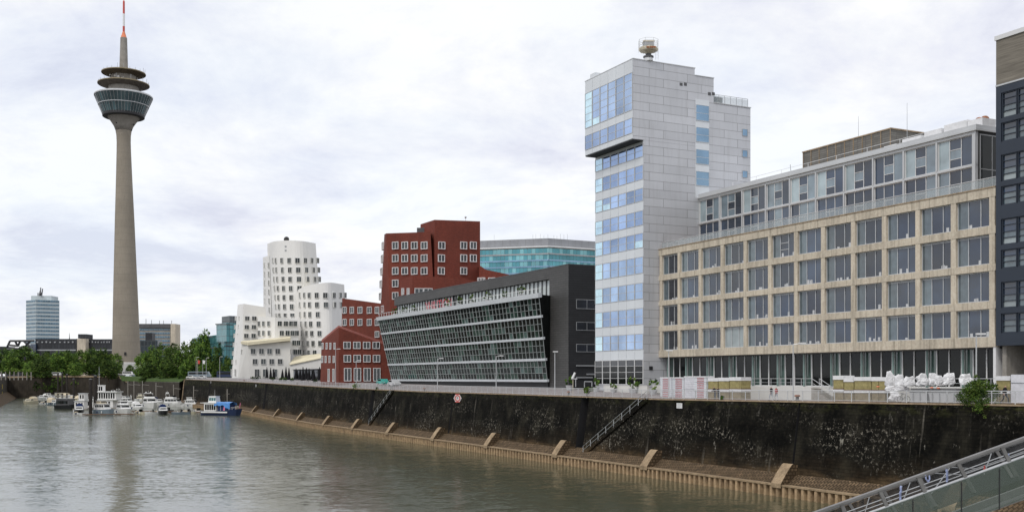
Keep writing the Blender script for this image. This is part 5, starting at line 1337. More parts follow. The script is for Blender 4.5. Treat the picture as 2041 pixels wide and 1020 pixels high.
m=MB(); m.box(W,-.8,4.2,-1.85,1.85,1.3,3.2); m.build('tarpaulin_side',M['navycloth'],e)
m=MB(); railline(m,[(4.2,-2,1.5),(7.4,-.9,2.1)],.7,.035,1.0); m.build('bow_railing',M['white'],e)
m=MB(); m.poly([(7.6,-.6,2.2),(8.0,-.6,3.9),(8.3,-.8,3.6),(7.9,-.8,2.2)]); m.build('pink_banner',M['pink'],e)
m=MB(); m.poly([(1.6,-2.05,1.5),(2.0,-2.05,2.9),(2.4,-2.1,2.6),(2.3,-2.1,1.4)]); m.build('pink_banner',M['pink'],e)
place(e,444,828,-20); e.scale=(.98,1,1.22)
# jetties
GJ='floating jetties of the marina'
for (xa,ya,xb,yb,w_,lb_) in ((160,829,262,828,1.1,'long low jetty in front of the club house and grey hulled yacht'),(262,822,400,824,1.0,'low jetty running behind the front row dinghies'),(215,806,330,806,1.2,'jetty in the back row among the white yachts')):
    Ya=HC*F/(ya-YH); Yb=HC*F/(yb-YH); A=at(xa,ya,Ya);B=at(xb,yb,Yb); fr=Face((A.x,A.y+2),(B.x-A.x,B.y-A.y)); l=(B-A).length
    e=empty('floating_jetty',A,lb_,'jetty',GJ); m=MB(); m.box(fr,0,l,-w_,w_,.25,.5); m.build('deck',M['wood'],e)
    m=MB(); i=1
    while i<l: m.box(fr,i,i+2,-w_*.9,w_*.9,-.3,.25); i+=5
    m.build('floats',M['concgrey'],e)
# piles
GP='dark timber mooring piles in front of the club house'
for px,yt,yw,Y,r,lb_ in ((115.5,744,0,600,.42,'leftmost of the tall dark mooring piles'),(124,744,0,600,.45,'tall dark mooring pile beside the leftmost one'),(133.5,747,0,590,.42,'dark mooring pile with a white lamp beside it'),(147,756,0,520,.5,'dark mooring pile just left of the cream umbrella'),(180.5,757,0,395,.6,'thickest dark mooring pile, standing in front of the club house'),(190,750,0,450,.7,'tall dark mooring pile under the signal mast')):
    e=empty('mooring_pile',(kk(px)*Y,Y,0),lb_,'mooring pile',GP); m=MB(); z=zz(yt,Y); m.tube((kk(px)*Y,Y,-1),(kk(px)*Y,Y,z),r,12); m.build('post',M['darkpile'],e)
    m=MB(); m.lathe([(r*1.08,z),(r*1.08,z+.12),(.1,z+.35)],(kk(px)*Y,Y,0),12); m.build('cap',M['dgrey'],e)
GQ='pale grey mooring posts along the far wall'
for px,yt,Y,lb_ in ((255,760,600,'pale mooring post at the left end of the far wall row'),(267,760,600,'pale mooring post left of the triple decked yacht'),(284,760,580,'pale mooring post right of the triple decked yacht'),(311,763,570,'pale mooring post above the large flybridge yacht'),(346,767,540,'pale mooring post near the slanting wall end'),(386,770,500,'pale mooring post behind the white cruiser'),(453,776,440,'pale mooring post behind the blue covered ferry')):
    e=empty('mooring_post',(kk(px)*Y,Y,0),lb_,'mooring post',GQ); z=zz(yt,Y); x=kk(px)*Y
    m=MB(); m.tube((x,Y,-1),(x,Y,z),.22,8); m.build('post',M['concgrey'],e); m=MB(); m.tube((x,Y,z-1.9),(x+3,Y+1.5,z-2.2),.14,5); m.build('brace',M['concgrey'],e)
# vans on the far bank
# ---------------- vehicles ----------------
def car(name,label,cm,L_=4.4,W_=1.8,H_=1.45,kind='car',group=None):
    e=empty(name,(0,0,0),label,kind,group)
    if kind=='car': pr=[(-.5,.25),(-.5,.58),(-.36,.62),(-.24,.97),(.08,1.0),(.24,.66),(.46,.56),(.5,.3),(.48,.2),(-.48,.2)]
    else: pr=[(-.5,.18),(-.5,.96),(-.48,1.0),(.40,1.0),(.46,.55),(.5,.5),(.5,.18)]
    m=MB(); m.prism([(a*L_,-W_/2,b_*H_) for a,b_ in pr],[(a*L_,W_/2,b_*H_) for a,b_ in pr]); m.build('body',M[cm],e)
    for sg in (-1,1):
        m=MB(); y0,y1=(W_/2+.005,W_/2+.02) if sg>0 else (-W_/2-.02,-W_/2-.005)
        if kind=='car': m.prism([(-.31*L_,y0,.66*H_),(.18*L_,y0,.68*H_),(.06*L_,y0,.93*H_),(-.22*L_,y0,.92*H_)],[(-.31*L_,y1,.66*H_),(.18*L_,y1,.68*H_),(.06*L_,y1,.93*H_),(-.22*L_,y1,.92*H_)])
        else: m.box(W,-.46*L_,.38*L_,y0,y1,.55*H_,.88*H_)
        m.build('side_window',M['gl_black'],e)
        for x in (-.31,.32):
            m=MB(); m.tube((x*L_,sg*(W_/2-.2),.32),(x*L_,sg*(W_/2+.02),.32),.32,14); w_=m.build('wheel',M['tyre'],e); m=MB(); m.tube((x*L_,sg*(W_/2+.021),.32),(x*L_,sg*(W_/2+.03),.32),.18,10); m.build('rim',M['lgrey'],w_)
        m=MB(); m.box(W,L_*.485,L_*.505,sg*W_*.36-.15,sg*W_*.36+.15,H_*.36,H_*.46); m.build('headlight',M['hullw'],e)
    return e
def pv(e,px,Y,z,ang): e.location=(kk(px)*Y,Y,z); e.rotation_euler.z=R(ang); return e
s_=spx(766,9); pv(car('parked_car','turquoise car parked beside the low red brick house','teal'),764,P(s_,9).y,gz(s_,9),-60)
s_=spx(786,8); pv(car('parked_car','pale blue car parked at the left end of the slanted glass building','lgrey'),786,P(s_,8).y,gz(s_,8),-62)
GC='vehicles parked at the far end of the quay'
pv(car('parked_coach','pale blue coach parked under the trees at the far end of the quay','hullg',11,2.5,3.1,'coach',GC),398,535,13.7,0)
pv(car('parked_car','white car parked in front of the coach, on its left','hullw',group=GC),381,505,13.3,8)
pv(car('parked_car','silver car parked in front of the coach, on its right','lgrey',group=GC),402,500,13.3,170)
pv(car('parked_truck','dark blue box truck beside the white curved building','hulln',8,2.5,3.4,'truck',GC),450,520,13.4,0)
pv(car('parked_van','white van on the bank right of the television tower base','hullw',6.5,2.2,2.6,'van'),255,705,15.3,0)
pv(car('parked_van','white van parked among the left park trees','hullw',6,2.2,2.4,'van'),113,760,15.3,0)
# ---------------- lamps, signs ----------------
def lamp(px,ytop,v,label,arm=1,h=None,grp='street lamps along the promenade'):
    s=spx(px,v); p=P(s,v,gz(s,v)); zt_=zz(ytop,p.y); e=empty('street_lamp',p,label,'street lamp',grp)
    m=MB(); m.tube(p,(p.x,p.y,zt_),.09,8,0,.06); m.build('pole',M['lgrey'],e)
    m=MB(); m.tube((p.x,p.y,zt_-.02),(p.x+.9*arm,p.y-.3*arm,zt_+.12),.045,5); m.build('arm',M['lgrey'],e)
    m=MB(); q=(p.x+.95*arm,p.y-.3*arm,zt_+.05); m.box(W,q[0]-.42,q[0]+.42,q[1]-.2,q[1]+.2,q[2],q[2]+.16); m.build('lamp_head',M['white'],e)
    return e
for px,y,v,ar,lb_ in ((1946,669,4.6,.4,'tall street lamp in front of the last office bay, rightmost lamp'),(1581,687,4.6,1,'street lamp in front of the office building entrance'),(1333,701,4.6,.1,'thin lamp pole beside the stacks of white red-printed packs'),(1106,703,5,.1,'lamp pole in front of the black building corner'),(989,711,5,1,'street lamp in front of the slanted glass, right one'),(872,716,5,.9,'street lamp in front of the slanted glass, left one'),(710,720,5,.9,'street lamp in front of the low red brick house'),(669,697,5,.9,'street lamp left of the low red brick house corner'),(438,712,6,1,'street lamp nearest to the white curved building at the quay end'),(411,714,6,1,'middle street lamp at the quay end, beside the white flag'),(391,713,6,1,'leftmost street lamp at the quay end, beside the red flag')): lamp(px,y,v,lb_,ar)
for px,c,lb_ in ((394,'redpaint','flagpole with a red flag at the far end of the quay'),(404,'white','flagpole with a white and pink flag at the far end of the quay')):
    Y=515; p=at(px,757,Y); e=empty('flagpole',(p.x,p.y,13.2),lb_,'flagpole','flagpoles at the far end of the quay'); zt_=zz(718,Y)
    m=MB(); m.tube((p.x,p.y,13.2),(p.x,p.y,zt_),.07,5); m.build('pole',M['lgrey'],e)
    m=MB(); m.poly([(p.x+.08,p.y,zt_),(p.x+1.3,p.y-.2,zt_-.35),(p.x+.9,p.y,zt_-2.0),(p.x+.08,p.y,zt_-1.7)]); m.poly([(p.x+.08,p.y+.05,zt_-1.7),(p.x+.9,p.y+.05,zt_-2.0),(p.x+1.3,p.y-.15,zt_-.35),(p.x+.08,p.y+.05,zt_)]); m.build('flag',M[c],e)
def wallface(px,py):
    s=spx(px,2.6); 
    for _ in range(12):
        Y=P(s,2.6).y; z=zz(py,Y); v=VB+(VT-VB)*(z-ZB)/(qz(s)-ZB); s=spx(px,v)
    p=P(s,v-.12,z); return Face((p.x,p.y),QD),p
fr,p=wallface(917,794)
fr=Face((p.x-.35,p.y-.2),(.93,-.37))
e=empty('no_mooring_sign',p,'round red and white prohibition sign with a black letter, fixed high on the quay wall','sign')
def disc(fr,r,o0,o1,z,n=24,r0=0):
    m=MB()
    for i in range(n):
        t0=2*math.pi*i/n;t1=2*math.pi*(i+1)/n
        q=[(r0*math.cos(t0),r0*math.sin(t0)),(r*math.cos(t0),r*math.sin(t0)),(r*math.cos(t1),r*math.sin(t1)),(r0*math.cos(t1),r0*math.sin(t1))]
        if r0==0: m.prism([fr(0,o0,z)]+[fr(a,o0,z+b_) for a,b_ in q[1:3]],[fr(0,o1,z)]+[fr(a,o1,z+b_) for a,b_ in q[1:3]])
        else: m.prism([fr(a,o0,z+b_) for a,b_ in q],[fr(a,o1,z+b_) for a,b_ in q])
    return m
for j in range(6):
    pass
m=MB(); m.prism([fr(.84*math.cos(R(60*j)),0,p.z+.84*math.sin(R(60*j))) for j in range(6)],[fr(.84*math.cos(R(60*j)),.06,p.z+.84*math.sin(R(60*j))) for j in range(6)]); m.build('board',M['white'],e)
disc(fr,.62,.07,.1,p.z,24,.42).build('red_ring',M['redpaint'],e)
m=MB(); m.box(fr,-.5,.5,.062,.068,p.z+.66,p.z+.80); m.box(fr,-.5,.5,.062,.068,p.z-.80,p.z-.66); m.build('red_bars',M['redpaint'],e)
m=MB(); add_text(m,fr,'P',-.13,.105,p.z-.22,.44,.28); m.build('lettering',M['black'],e)
fr,p=wallface(1356,809)
e=empty('white_wall_sign',p,'small white rectangular notice board with grey lettering on the quay wall below the white packs','sign')
m=MB(); m.box(fr,-.62,.62,0,.05,p.z-.35,p.z+.35); m.build('board',M['white'],e)
m=MB()
for j in range(3): m.box(fr,-.45,.45-.12*j,.052,.056,p.z+.15-.17*j,p.z+.2-.17*j)
m.build('text_lines',M['grey'],e)
for px,y in ((421,762),(511,769)):
    fr,p=wallface(px,y); e=empty('wall_marker',p,'small white marker plate on the quay wall %s'%('at its far end' if px<450 else 'below the white curved building'),'sign','white marker plates on the quay wall'); m=MB(); m.box(fr,-.3,.3,0,.05,p.z-.45,p.z+.45); m.build('plate',M['white'],e)
# coin binocular / navigation light on a pole
s=spx(1142,5.2); p=P(s,5.2,gz(s,5.2)); e=empty('signal_post',p,'leaning white signal lamp on a slim pole in front of the black building','signal')
m=MB(); m.tube(p,(p.x,p.y,p.z+2.7),.06,6); m.build('pole',M['creampaint'],e)
m=MB(); m.tube((p.x-.1,p.y,p.z+2.5),(p.x+.35,p.y,p.z+3.5),.22,8,0,.16); m.build('lamp_hood',M['white'],e)
m=MB(); m.tube((p.x-.3,p.y,p.z+2.45),(p.x+.7,p.y,p.z+2.5),.08,5); m.tube((p.x+.45,p.y,p.z+1.2),(p.x+.45,p.y,p.z+2.5),.06,5); m.build('bracket',M['lgrey'],e)
s=spx(1165,9); p=P(s,9,gz(s,9)); e=empty('pipe_barrier',p,'grey bent pipe barrier in front of the black end wall','barrier')
fr=Face((p.x,p.y),QD); m=MB(); m.tube(fr(0,0,p.z),fr(0,0,p.z+1.5),.08,6); m.tube(fr(0,0,p.z+1.5),fr(2.4,0,p.z+1.5),.08,6); m.tube(fr(2.4,0,p.z+1.5),fr(2.4,0,p.z),.08,6); m.build('pipe',M['grey'],e)
# ---------------- goods stacked on the promenade ----------------
def vface(px,v):
    s=spx(px,v); p=P(s,v); return Face((p.x,p.y),QD),gz(s,v),s
GW='shrink wrapped stacks of white packs with red print'
for k_,(x0,x1,yt,v,lb_,txt) in enumerate(((1316,1337,752,6.2,'leftmost tall stack of white packs with red print',1),(1341,1363,752,6.6,'second stack of white packs with red print',1),(1364,1386,750,6.6,'plain white wrapped stack between the two red printed ones',0),(1384,1407,750,6.0,'rightmost tall stack of white packs with red print',1))):
    fr,z0,s=vface(x0,v); l=fr.a(x1); z1=zz(yt,fr.O[1]); z0=qz(s)+.02
    e=empty('wrapped_pack_stack',fr(0,0,z0),lb_,'stack of packs',GW)
    n=9; h=(z1-z0-.3)/n; m=MB(); g=random.Random(k_)
    for j in range(n):
        d_=g.uniform(-.04,.04); m.box(fr,.02+d_,l-.02+d_,-1.3,d_,z0+.12+j*h+.008,z0+.12+(j+1)*h-.008)
    m.build('packs',M['wrap'] if not txt else M['spandrel'],e)
    m=MB(); m.box(fr,0,l,-1.3,.0,z0,z0+.11); m.build('pallet',M['wood'],e)
    m=MB(); m.box(fr,-.03,l+.03,-1.35,.06,z1-.18,z1-.02); m.build('top_wrap',M['tarp'],e)
    if txt:
        m=MB()
        for j in range(n): add_text(m,fr,'ROCKWOOL',l*.28,.05,z0+.12+j*h+h*.22,h*.52,l*.58)
        m.build('red_lettering',M['redtxt'],e)
def woolstack(x0,x1,yt,v,lb_,grp,wm='wool',wm2='wool2',seed=0,dp=1.6,zb=None):
    fr,z0,s=vface(x0,v); l=fr.a(x1); z1=zz(yt,fr.O[1]); z0=qz(s)+.02; H=z1-z0
    e=empty('insulation_stack',fr(0,0,z0),lb_,'insulation stack',grp)
    m=MB(); m.box(fr,0,l,-dp,0,z0,z0+.12); m.build('pallet',M['wood'],e); m=MB(); m.box(fr,0,l,-dp,0,z0+H*.5-.12,z0+H*.5); m.build('pallet',M['wood'],e)
    m=MB(); m.box(fr,.03,l-.03,-dp+.03,-.03,z0+.12,z0+H*.36); m.build('lower_bales',M[wm2],e)
    m=MB(); m.box(fr,.0,l-.0,-dp,.02,z0+H*.36,z0+H*.5-.12); m.build('white_wrap',M['tarp'],e)
    m=MB(); m.box(fr,.03,l-.03,-dp+.03,-.03,z0+H*.5,z0+H*.84); m.build('upper_bales',M[wm],e)
    m=MB(); m.box(fr,-.02,l+.02,-dp-.03,.03,z0+H*.84,z1); m.build('top_wrap',M['tarp'],e)
GY='yellow insulation stacks with white tops'
for i,(x0,x1,yt,lb_) in enumerate(((1411,1431,753.5,'left stack of yellow insulation behind the two leaning people'),(1432,1453,753,'middle stack of yellow insulation right of the two leaning people'),(1454,1477,752,'right stack of yellow insulation beside the entrance ramp'))): woolstack(x0,x1,yt,6.3,lb_,GY)
GB='brown and yellow insulation stacks right of the entrance stairs'
for i,(x0,x1,yt,lb_) in enumerate(((1660.5,1681,749,'tallest insulation stack, right beside the entrance stairs'),(1682,1701,754,'low insulation stack, second from the stairs'),(1702.5,1736,751.5,'wide insulation stack in the middle of the row'),(1737,1750.5,752,'narrow insulation stack right of the wide one'),(1751,1764,752,'narrow insulation stack beside the white sacks'))): woolstack(x0,x1,yt,6.3,lb_,GB)
woolstack(1985,2013,750,6.3,'insulation stack under white wrap behind the walking man',GB)
fr,z0,s=vface(2015,6.0); e=empty('wrapped_pallet_block',fr(0,0,z0),'big smooth white wrapped block at the right edge of the photo','wrapped pallet')
m=MB(); m.box(fr,0,7,-2,0,z0+.1,zz(747,fr.O[1])); m.build('wrap',M['wrap'],e); m=MB(); m.box(fr,0,7,-2,0,z0,z0+.09); m.build('pallet',M['wood'],e); m=MB(); m.tube(fr(0,.03,z0+2.0),fr(7,.03,z0+1.9),.03,5); m.build('strap',M['grey'],e)
# skips (containers) with white sacks on top
GS='grey waste skips under the white sacks'
sk=[]
for x0,x1,lb_ in ((1812,1848,'left grey steel skip under the white sacks'),(1850,1906,'long right grey steel skip under the white sacks')):
    fr,z0,s=vface(x0,5.6); l=fr.a(x1); e=empty('waste_skip',fr(0,0,z0),lb_,'skip',GS); zt_=zz(779,fr.O[1])
    m=MB(); m.hexa([fr(.15,-.1,z0+.05),fr(l-.15,-.1,z0+.05),fr(l-.15,-2,z0+.05),fr(.15,-2,z0+.05),fr(0,0,zt_),fr(l,0,zt_),fr(l,-2.2,zt_),fr(0,-2.2,zt_)]); m.build('body',M['lgrey'],e)
    m=MB(); m.box(fr,-.05,l+.05,-.02,.08,zt_-.12,zt_+.03); 
    a=.5
    while a<l: m.box(fr,a,a+.09,-.0,.06,z0+.15,zt_-.13); a+=.9
    m.build('rim_and_ribs',M['grey'],e); m=MB(); m.box(fr,.1,l-.1,-2.1,-.1,zt_+.04,zt_+.22); m.build('dark_load',M['dgrey'],e)
def sack(px,y0,y1,hw,v,lb_,seed,m_='tarp'):
    s=spx(px,v); p=P(s,v); Y=p.y; zc=zz((y0+y1)/2,Y); h=(y1-y0)*Y/F/2; w_=hw*Y/F; g=np.random.default_rng(seed)
    from mathutils import noise as mn
    bm=bmesh.new(); bmesh.ops.create_icosphere(bm,subdivisions=4,radius=1); o3=Vector((seed*7.3,seed*3.1,seed))
    for vv in bm.verts:
        c=vv.co.copy(); r=1+.42*mn.noise(c*1.3+o3)-.30*abs(mn.noise(c*2.6+o3))+.16*(.5-abs(mn.noise(c*5.5+o3)))-.10*abs(mn.noise(c*11+o3))
        z=max(c.z*r,-.62); pw=.62
        vv.co=Vector((math.copysign(abs(c.x)**pw,c.x)*r*w_*1.08,math.copysign(abs(c.y)**pw,c.y)*r*w_*.6,z*h*1.12))
        t_=mn.noise(Vector((c.x*2.2,c.y*2.2,seed)))
        if c.z>.6: vv.co.z+=h*.5*max(0,t_)*(c.z-.6)/.4
    me=bpy.data.meshes.new('white_sack'); bm.to_mesh(me); bm.free(); me.materials.append(M[m_]); 
    for q in me.polygons: q.use_smooth=False
    o=bpy.data.objects.new('white_sack',me); col.objects.link(o); o.location=(p.x,Y,zc); tag(o,lb_,'sack','bulging white sacks piled on the skips')
SK=[(1774,746,774,9,'tall white sack, leftmost of the pile beside the insulation stacks'),(1793,749,773,9,'second sack from the left of the pile'),(1812,753,773,11,'flatter sack in the left half of the pile'),(1838,749,773,12,'broad sack with a red strap mark in the middle of the pile'),(1860,748,772,8,'pointed sack just right of the broad middle one'),(1873,751,772,8,'crumpled sack between the pointed one and the rounded one'),(1892,746,772,11,'high rounded sack at the right of the main pile'),(1926,747,771,11,'lone leaning white sack near the rightmost street lamp'),
(1777,770,786,11,'low white sack under the leftmost tall one'),(1797,766,782,14,'spread out sack spilling over the skip edge'),(1783,783,801,9,'crumpled white sack lying on the paving beside the bicycle')]
for i,(px,a,b_,h,lb_) in enumerate(SK): sack(px,a,b_,h,6.4 if b_<790 else 5.0,lb_,i+3)
m=MB()
for px,y in ((1857,773),(1870,774),(1750,771)):
    s=spx(px,5.5); p=P(s,5.5); q=at(px,y,p.y); e=empty('orange_bag',q,'small orange bag %s'%{1857:'on the skip edge, left one',1870:'on the skip edge, right one',1750:'on the narrow insulation stack'}[px],'bag','orange bags on the stacked goods'); m=MB(); m.ball(q,.13,8,0,(1.5,1,.6)); m.build('bag_body',M['orange'],e); m=MB(); m.tube((q.x-.15,q.y,q.z+.1),(q.x+.15,q.y,q.z+.22),.02,4); m.build('strap',M['black'],e)
# bicycle
def bicycle(px,v,label):
    s=spx(px,v); p=P(s,v,gz(s,v)); fr=Face((p.x,p.y),QD); e=empty('bicycle',p,label,'bicycle')
    for x in (-.52,.52):
        m=MB(); n=18
        for i in range(n): t0=2*math.pi*i/n;t1=2*math.pi*(i+1)/n; m.tube(fr(x+.33*math.cos(t0),0,p.z+.34+.33*math.sin(t0)),fr(x+.33*math.cos(t1),0,p.z+.34+.33*math.sin(t1)),.025,5)
        w_=m.build('wheel',M['tyre'],e); m=MB()
        for i in range(8): t=2*math.pi*i/8; m.tube(fr(x,0,p.z+.34),fr(x+.32*math.cos(t),0,p.z+.34+.32*math.sin(t)),.006,3)
        m.build('spokes',M['lgrey'],w_)
    m=MB(); z=p.z; pts={'r':(-.52,.34),'b':(-.08,.3),'s':(-.2,.85),'h':(.36,.86),'f':(.52,.34)}
    for a,b_ in (('r','b'),('r','s'),('b','s'),('s','h'),('b','h'),('h','f')): m.tube(fr(pts[a][0],0,z+pts[a][1]),fr(pts[b_][0],0,z+pts[b_][1]),.022,6)
    m.build('frame',M['dgrey'],e); m=MB(); m.box(fr,-.34,-.08,-.07,.07,z+.9,z+.96); m.build('saddle',M['black'],e)
    m=MB(); m.tube(fr(.36,0,z+.86),fr(.33,0,z+1.02),.02,5); m.tube(fr(.33,-.28,z+1.02),fr(.33,.28,z+1.02),.018,5); m.build('handlebar',M['black'],e)
bicycle(1801,4.3,'dark bicycle leaning at the promenade railing below the white sacks')
# ---------------- people ----------------
def person(px,v,label,h=1.74,top='cl_black',legs='cl_jean',pose='stand',turn=0,hairm='hair',step=0,group=None,phase=1,cap=None):
    s=spx(px,v); p=P(s,v,gz(s,v)); e=empty('person',p,label,'person',group)
    k=h/1.75
    # joints (x = forward, y = left, z up)
    st=step
    J={'pel':(0,0,.95),'waist':(.0,0,1.08),'chest':(.02,0,1.30),'neck':(.03,0,1.48),'jaw':(.05,0,1.56),'head':(.06,0,1.66),
       'hl':(0,.10,.90),'kl':(.05+st*.22,.11,.50),'al':(-.02+st*.30,.11,.08),'tl':(.14+st*.32,.12,.04),
       'hr':(0,-.10,.90),'kr':(.06-st*.10,-.11,.50),'ar':(-.02-st*.42,-.11,.10),'tr':(.12-st*.36,-.12,.03),
       'sl':(.02,.165,1.42),'sr':(.02,-.165,1.42)}
    if pose=='lean': # forearms on the railing
        J.update({'waist':(.04,0,1.08),'chest':(.10,0,1.30),'neck':(.15,0,1.47),'jaw':(.18,0,1.54),'head':(.20,0,1.64),'sl':(.12,.17,1.42),'sr':(.12,-.17,1.42),
            'el':(.32,.22,1.10),'wl':(.52,.10,1.18),'er':(.32,-.22,1.10),'wr':(.52,-.10,1.18)})
    elif pose=='phone': J.update({'el':(.05,.25,1.15),'wl':(.28,.15,1.22),'er':(-.05,-.25,1.13),'wr':(.08,-.25,.90)})
    else: J.update({'el':(-.02-st*.12,.25,1.15),'wl':(.02-st*.18,.26,.90),'er':(-.02+st*.10,-.25,1.15),'wr':(.10+st*.22,-.25,.92)})
    rad={'pel':.155,'waist':.135,'chest':.15,'neck':.06,'jaw':.085,'head':.105,'hl':.10,'kl':.062,'al':.045,'tl':.042,'hr':.10,'kr':.062,'ar':.045,'tr':.042,'sl':.07,'el':.045,'wl':.032,'sr':.07,'er':.045,'wr':.032}
    E_=[('pel','waist'),('waist','chest'),('chest','neck'),('neck','jaw'),('jaw','head'),('pel','hl'),('hl','kl'),('kl','al'),('al','tl'),('pel','hr'),('hr','kr'),('kr','ar'),('ar','tr'),('chest','sl'),('sl','el'),('el','wl'),('chest','sr'),('sr','er'),('er','wr')]
    names=list(J); me=bpy.data.meshes.new('b'); vs=[tuple(c*k for c in J[n]) for n in names]; es=[(names.index(a),names.index(b_)) for a,b_ in E_]
    # hands: palm and five fingers
    def fing(wn_,en,sg):
        w_=Vector(J[wn_]); d=(w_-Vector(J[en])).normalized(); side=d.cross(Vector((0,0,1)));
        side=side.normalized() if side.length>.2 else Vector((1,0,0)); base=len(vs)
        pal=w_+d*.07; vs.append(tuple(pal*k)); es.append((names.index(wn_),base)); rr.append(.030)
        for f in range(5):
            if f<4: o1=pal+side*(-.027+.018*f)+d*.035; o2=o1+d*(.03+.012*(1.5-abs(f-1.5)))+Vector((0,0,-.012))
            else: o1=w_+side*.045+d*.05; o2=o1+d*.03+side*.015
            i=len(vs); vs.append(tuple(o1*k)); vs.append(tuple(o2*k)); es.append((base if f<4 else base,i)); es.append((i,i+1)); rr.extend([.009,.007])
    rr=[rad[n] for n in names]; fing('wl','el',1); fing('wr','er',-1)
    me.from_pydata(vs,es,[]); ob_=bpy.data.objects.new('b',me); col.objects.link(ob_)
    mo=ob_.modifiers.new('s','SKIN'); mo.use_smooth_shade=True
    for i,sv_ in enumerate(me.skin_vertices[0].data): sv_.radius=(rr[i]*k,rr[i]*k); sv_.use_root=(i==0)
    ob_.modifiers.new('u','SUBSURF').levels=2
    dg=bpy.context.evaluated_depsgraph_get(); body=bpy.data.meshes.new_from_object(ob_.evaluated_get(dg)); bpy.data.objects.remove(ob_)
    body.materials.clear()
    for q in (top,legs,'skin','black'): body.materials.append(M[q])
    hd=Vector(J['head'])*k; nk=Vector(J['neck'])*k; wr_=[Vector(J[q])*k for q in ('wl','wr')]
    for q in body.polygons:
        c=q.center
        if c.z<.075*k+.02: q.material_index=3
        elif (c-hd).length<.17*k and c.z>nk.z+.02: q.material_index=2
        elif min((c-x).length for x in wr_)<.13*k and (pose!='lean' or c.x>.5*k): q.material_index=2
        elif c.z<.93*k and abs(c.y)<.21*k: q.material_index=1
        else: q.material_index=0
    bo=bpy.data.objects.new('body',body); col.objects.link(bo); bo.parent=e
    # face and hair
    g=MB(); g.ball((hd.x+.11*k,hd.y,hd.z-.01),.016,6,2,(1.4,.8,1.2)); 
    for sg in (-1,1): g.ball((hd.x+.095*k,hd.y+sg*.035,hd.z+.02),.011,6); g.ball((hd.x-.005,hd.y+sg*.105*k,hd.z-.01),.022,6,2,(.8,.4,1.3))
    g.box(W,hd.x+.09*k,hd.x+.105*k,hd.y-.025,hd.y+.025,hd.z-.058,hd.z-.05,1); fo_=g.build('face',[M['black'],M['redtxt'],M['skin']],e)
    g=MB(); g.ball((hd.x-.03,hd.y,hd.z+.045),.142*k,12,0,(.95,.95,.95))
    for sg in (-1,1): pass
    if group and 'couple' in group and phase: g.ball((hd.x-.07,hd.y,hd.z-.10),.10*k,10,0,(.8,1,1.3))
    g.build('hair' if not cap else 'cap',M[cap or hairm],e)
    e.rotation_euler.z=R(turn); return e
GN='couple leaning on the railing'
person(1425.5,4.0,'dark dressed person leaning on the railing by the yellow insulation, left of the pair',1.72,'cl_black','cl_jean','lean',206,group=GN)
person(1432.5,4.0,'dark dressed person leaning on the railing by the yellow insulation, right of the pair',1.62,'cl_black','cl_jean','lean',212,group=GN,phase=1)
person(1537.5,5.2,'person in a dark jacket and pale trousers walking past the entrance plinth',1.72,'cl_black','cl_pale','walk',115,step=.7)
person(1547.5,5.2,'person in a red and black top walking past the entrance plinth',1.64,'cl_red','cl_pale','walk',115,step=.5)
person(2003,4.6,'man in a black t-shirt and trousers striding along the railing near the right edge',1.80,'cl_black','cl_black','phone',-63,step=1.0)
# ---------------- plants ----------------
s=spx(1950,3.6); p=P(s,3.6); Yb=p.y
e=bush('overhanging_bush','big green bush growing from the quay wall top and hanging over it, far right',1951,752,812,40,Yb-.3,13000,.135,55,('leaf','leafd','leafl'),'bush',
  extra=[(at(1950,790,Yb-.8).x,Yb-.9,at(1950,790,Yb).z,1.9,.7,1.2),(at(1965,812,Yb-1).x,Yb-1.3,at(1965,812,Yb).z,1.3,.5,.9),(at(1922,793,Yb).x,Yb-.6,at(1922,793,Yb).z,.9,.5,.5),(at(1943,763,Yb).x,Yb-.2,at(1943,763,Yb).z,.35,.3,.8),(at(1975,780,Yb).x,Yb-.3,at(1975,780,Yb).z,.8,.5,.7)])
GE='small wild bushes on the quay edge'
for px,y0,y1,hw,sd_,lb_ in ((709,763,778,9,61,'small bright green bush on the wall top below the low red brick house'),(1172,768,786,10,62,'yellow green bush growing through the railing left of the white tower'),(1440,790,797,4,63,'tiny dark plant on the wall top right of the leaning couple'),(520,762,768,3,64,'tiny bush on the wall top below the white building'),(753,772,779,4,65,'small weed tuft on the wall top near the turquoise car')):
    s=spx(px,3.5); Y=P(s,3.5).y; bush('edge_bush',lb_,px,y0,y1,hw,Y-.2,420,.32,sd_,('leafl','leaf','leafl') if sd_<63 else ('leaf','leafd','leaf'),'bush',GE)
GPp='potted plants in front of the white tower'
for px,v,s__,lb_ in ((1135,9,1.7,'dark shrub at the corner of the black building'),(1188,8.5,1.5,'potted shrub at the left corner of the white tower'),(1222,8.5,1.2,'small potted shrub in the middle of the tower front'),(1262,8.5,1.9,'tall potted shrub before the right part of the tower front'),(1302,9,1.7,'potted shrub at the foot of the tower side wall')):
    fr,z0,s=vface(px,v); planter(fr,0,0,z0,s__,lb_,GPp,int(px))
fr,z0,s=vface(1203,9); l=fr.a(1290); e=empty('stone_terrace_wall',fr(0,0,z0),'low white terrace wall in front of the white tower','wall'); m=MB(); m.box(fr,0,l,-.4,0,z0-.3,z0+1.15); m.build('wall',M['plaster2'],e); m=MB(); m.box(fr,-.05,l+.05,-.45,.05,z0+1.15,z0+1.23); m.build('cap',M['lgrey'],e)
# terrace planters on the slanted glass building
for i,px in enumerate((800,820,838,905,930,957,987,1020,1055)):
    a=K0.a(px); q=K0(a,1.7,28.46); e=planter(K0,a,1.7,28.46,1.5,['first','second','third','fourth','fifth','sixth','seventh','eighth','ninth'][i]+' potted shrub from the left on the roof terrace of the slanted glass building','potted shrubs on the roof terrace',100+i)
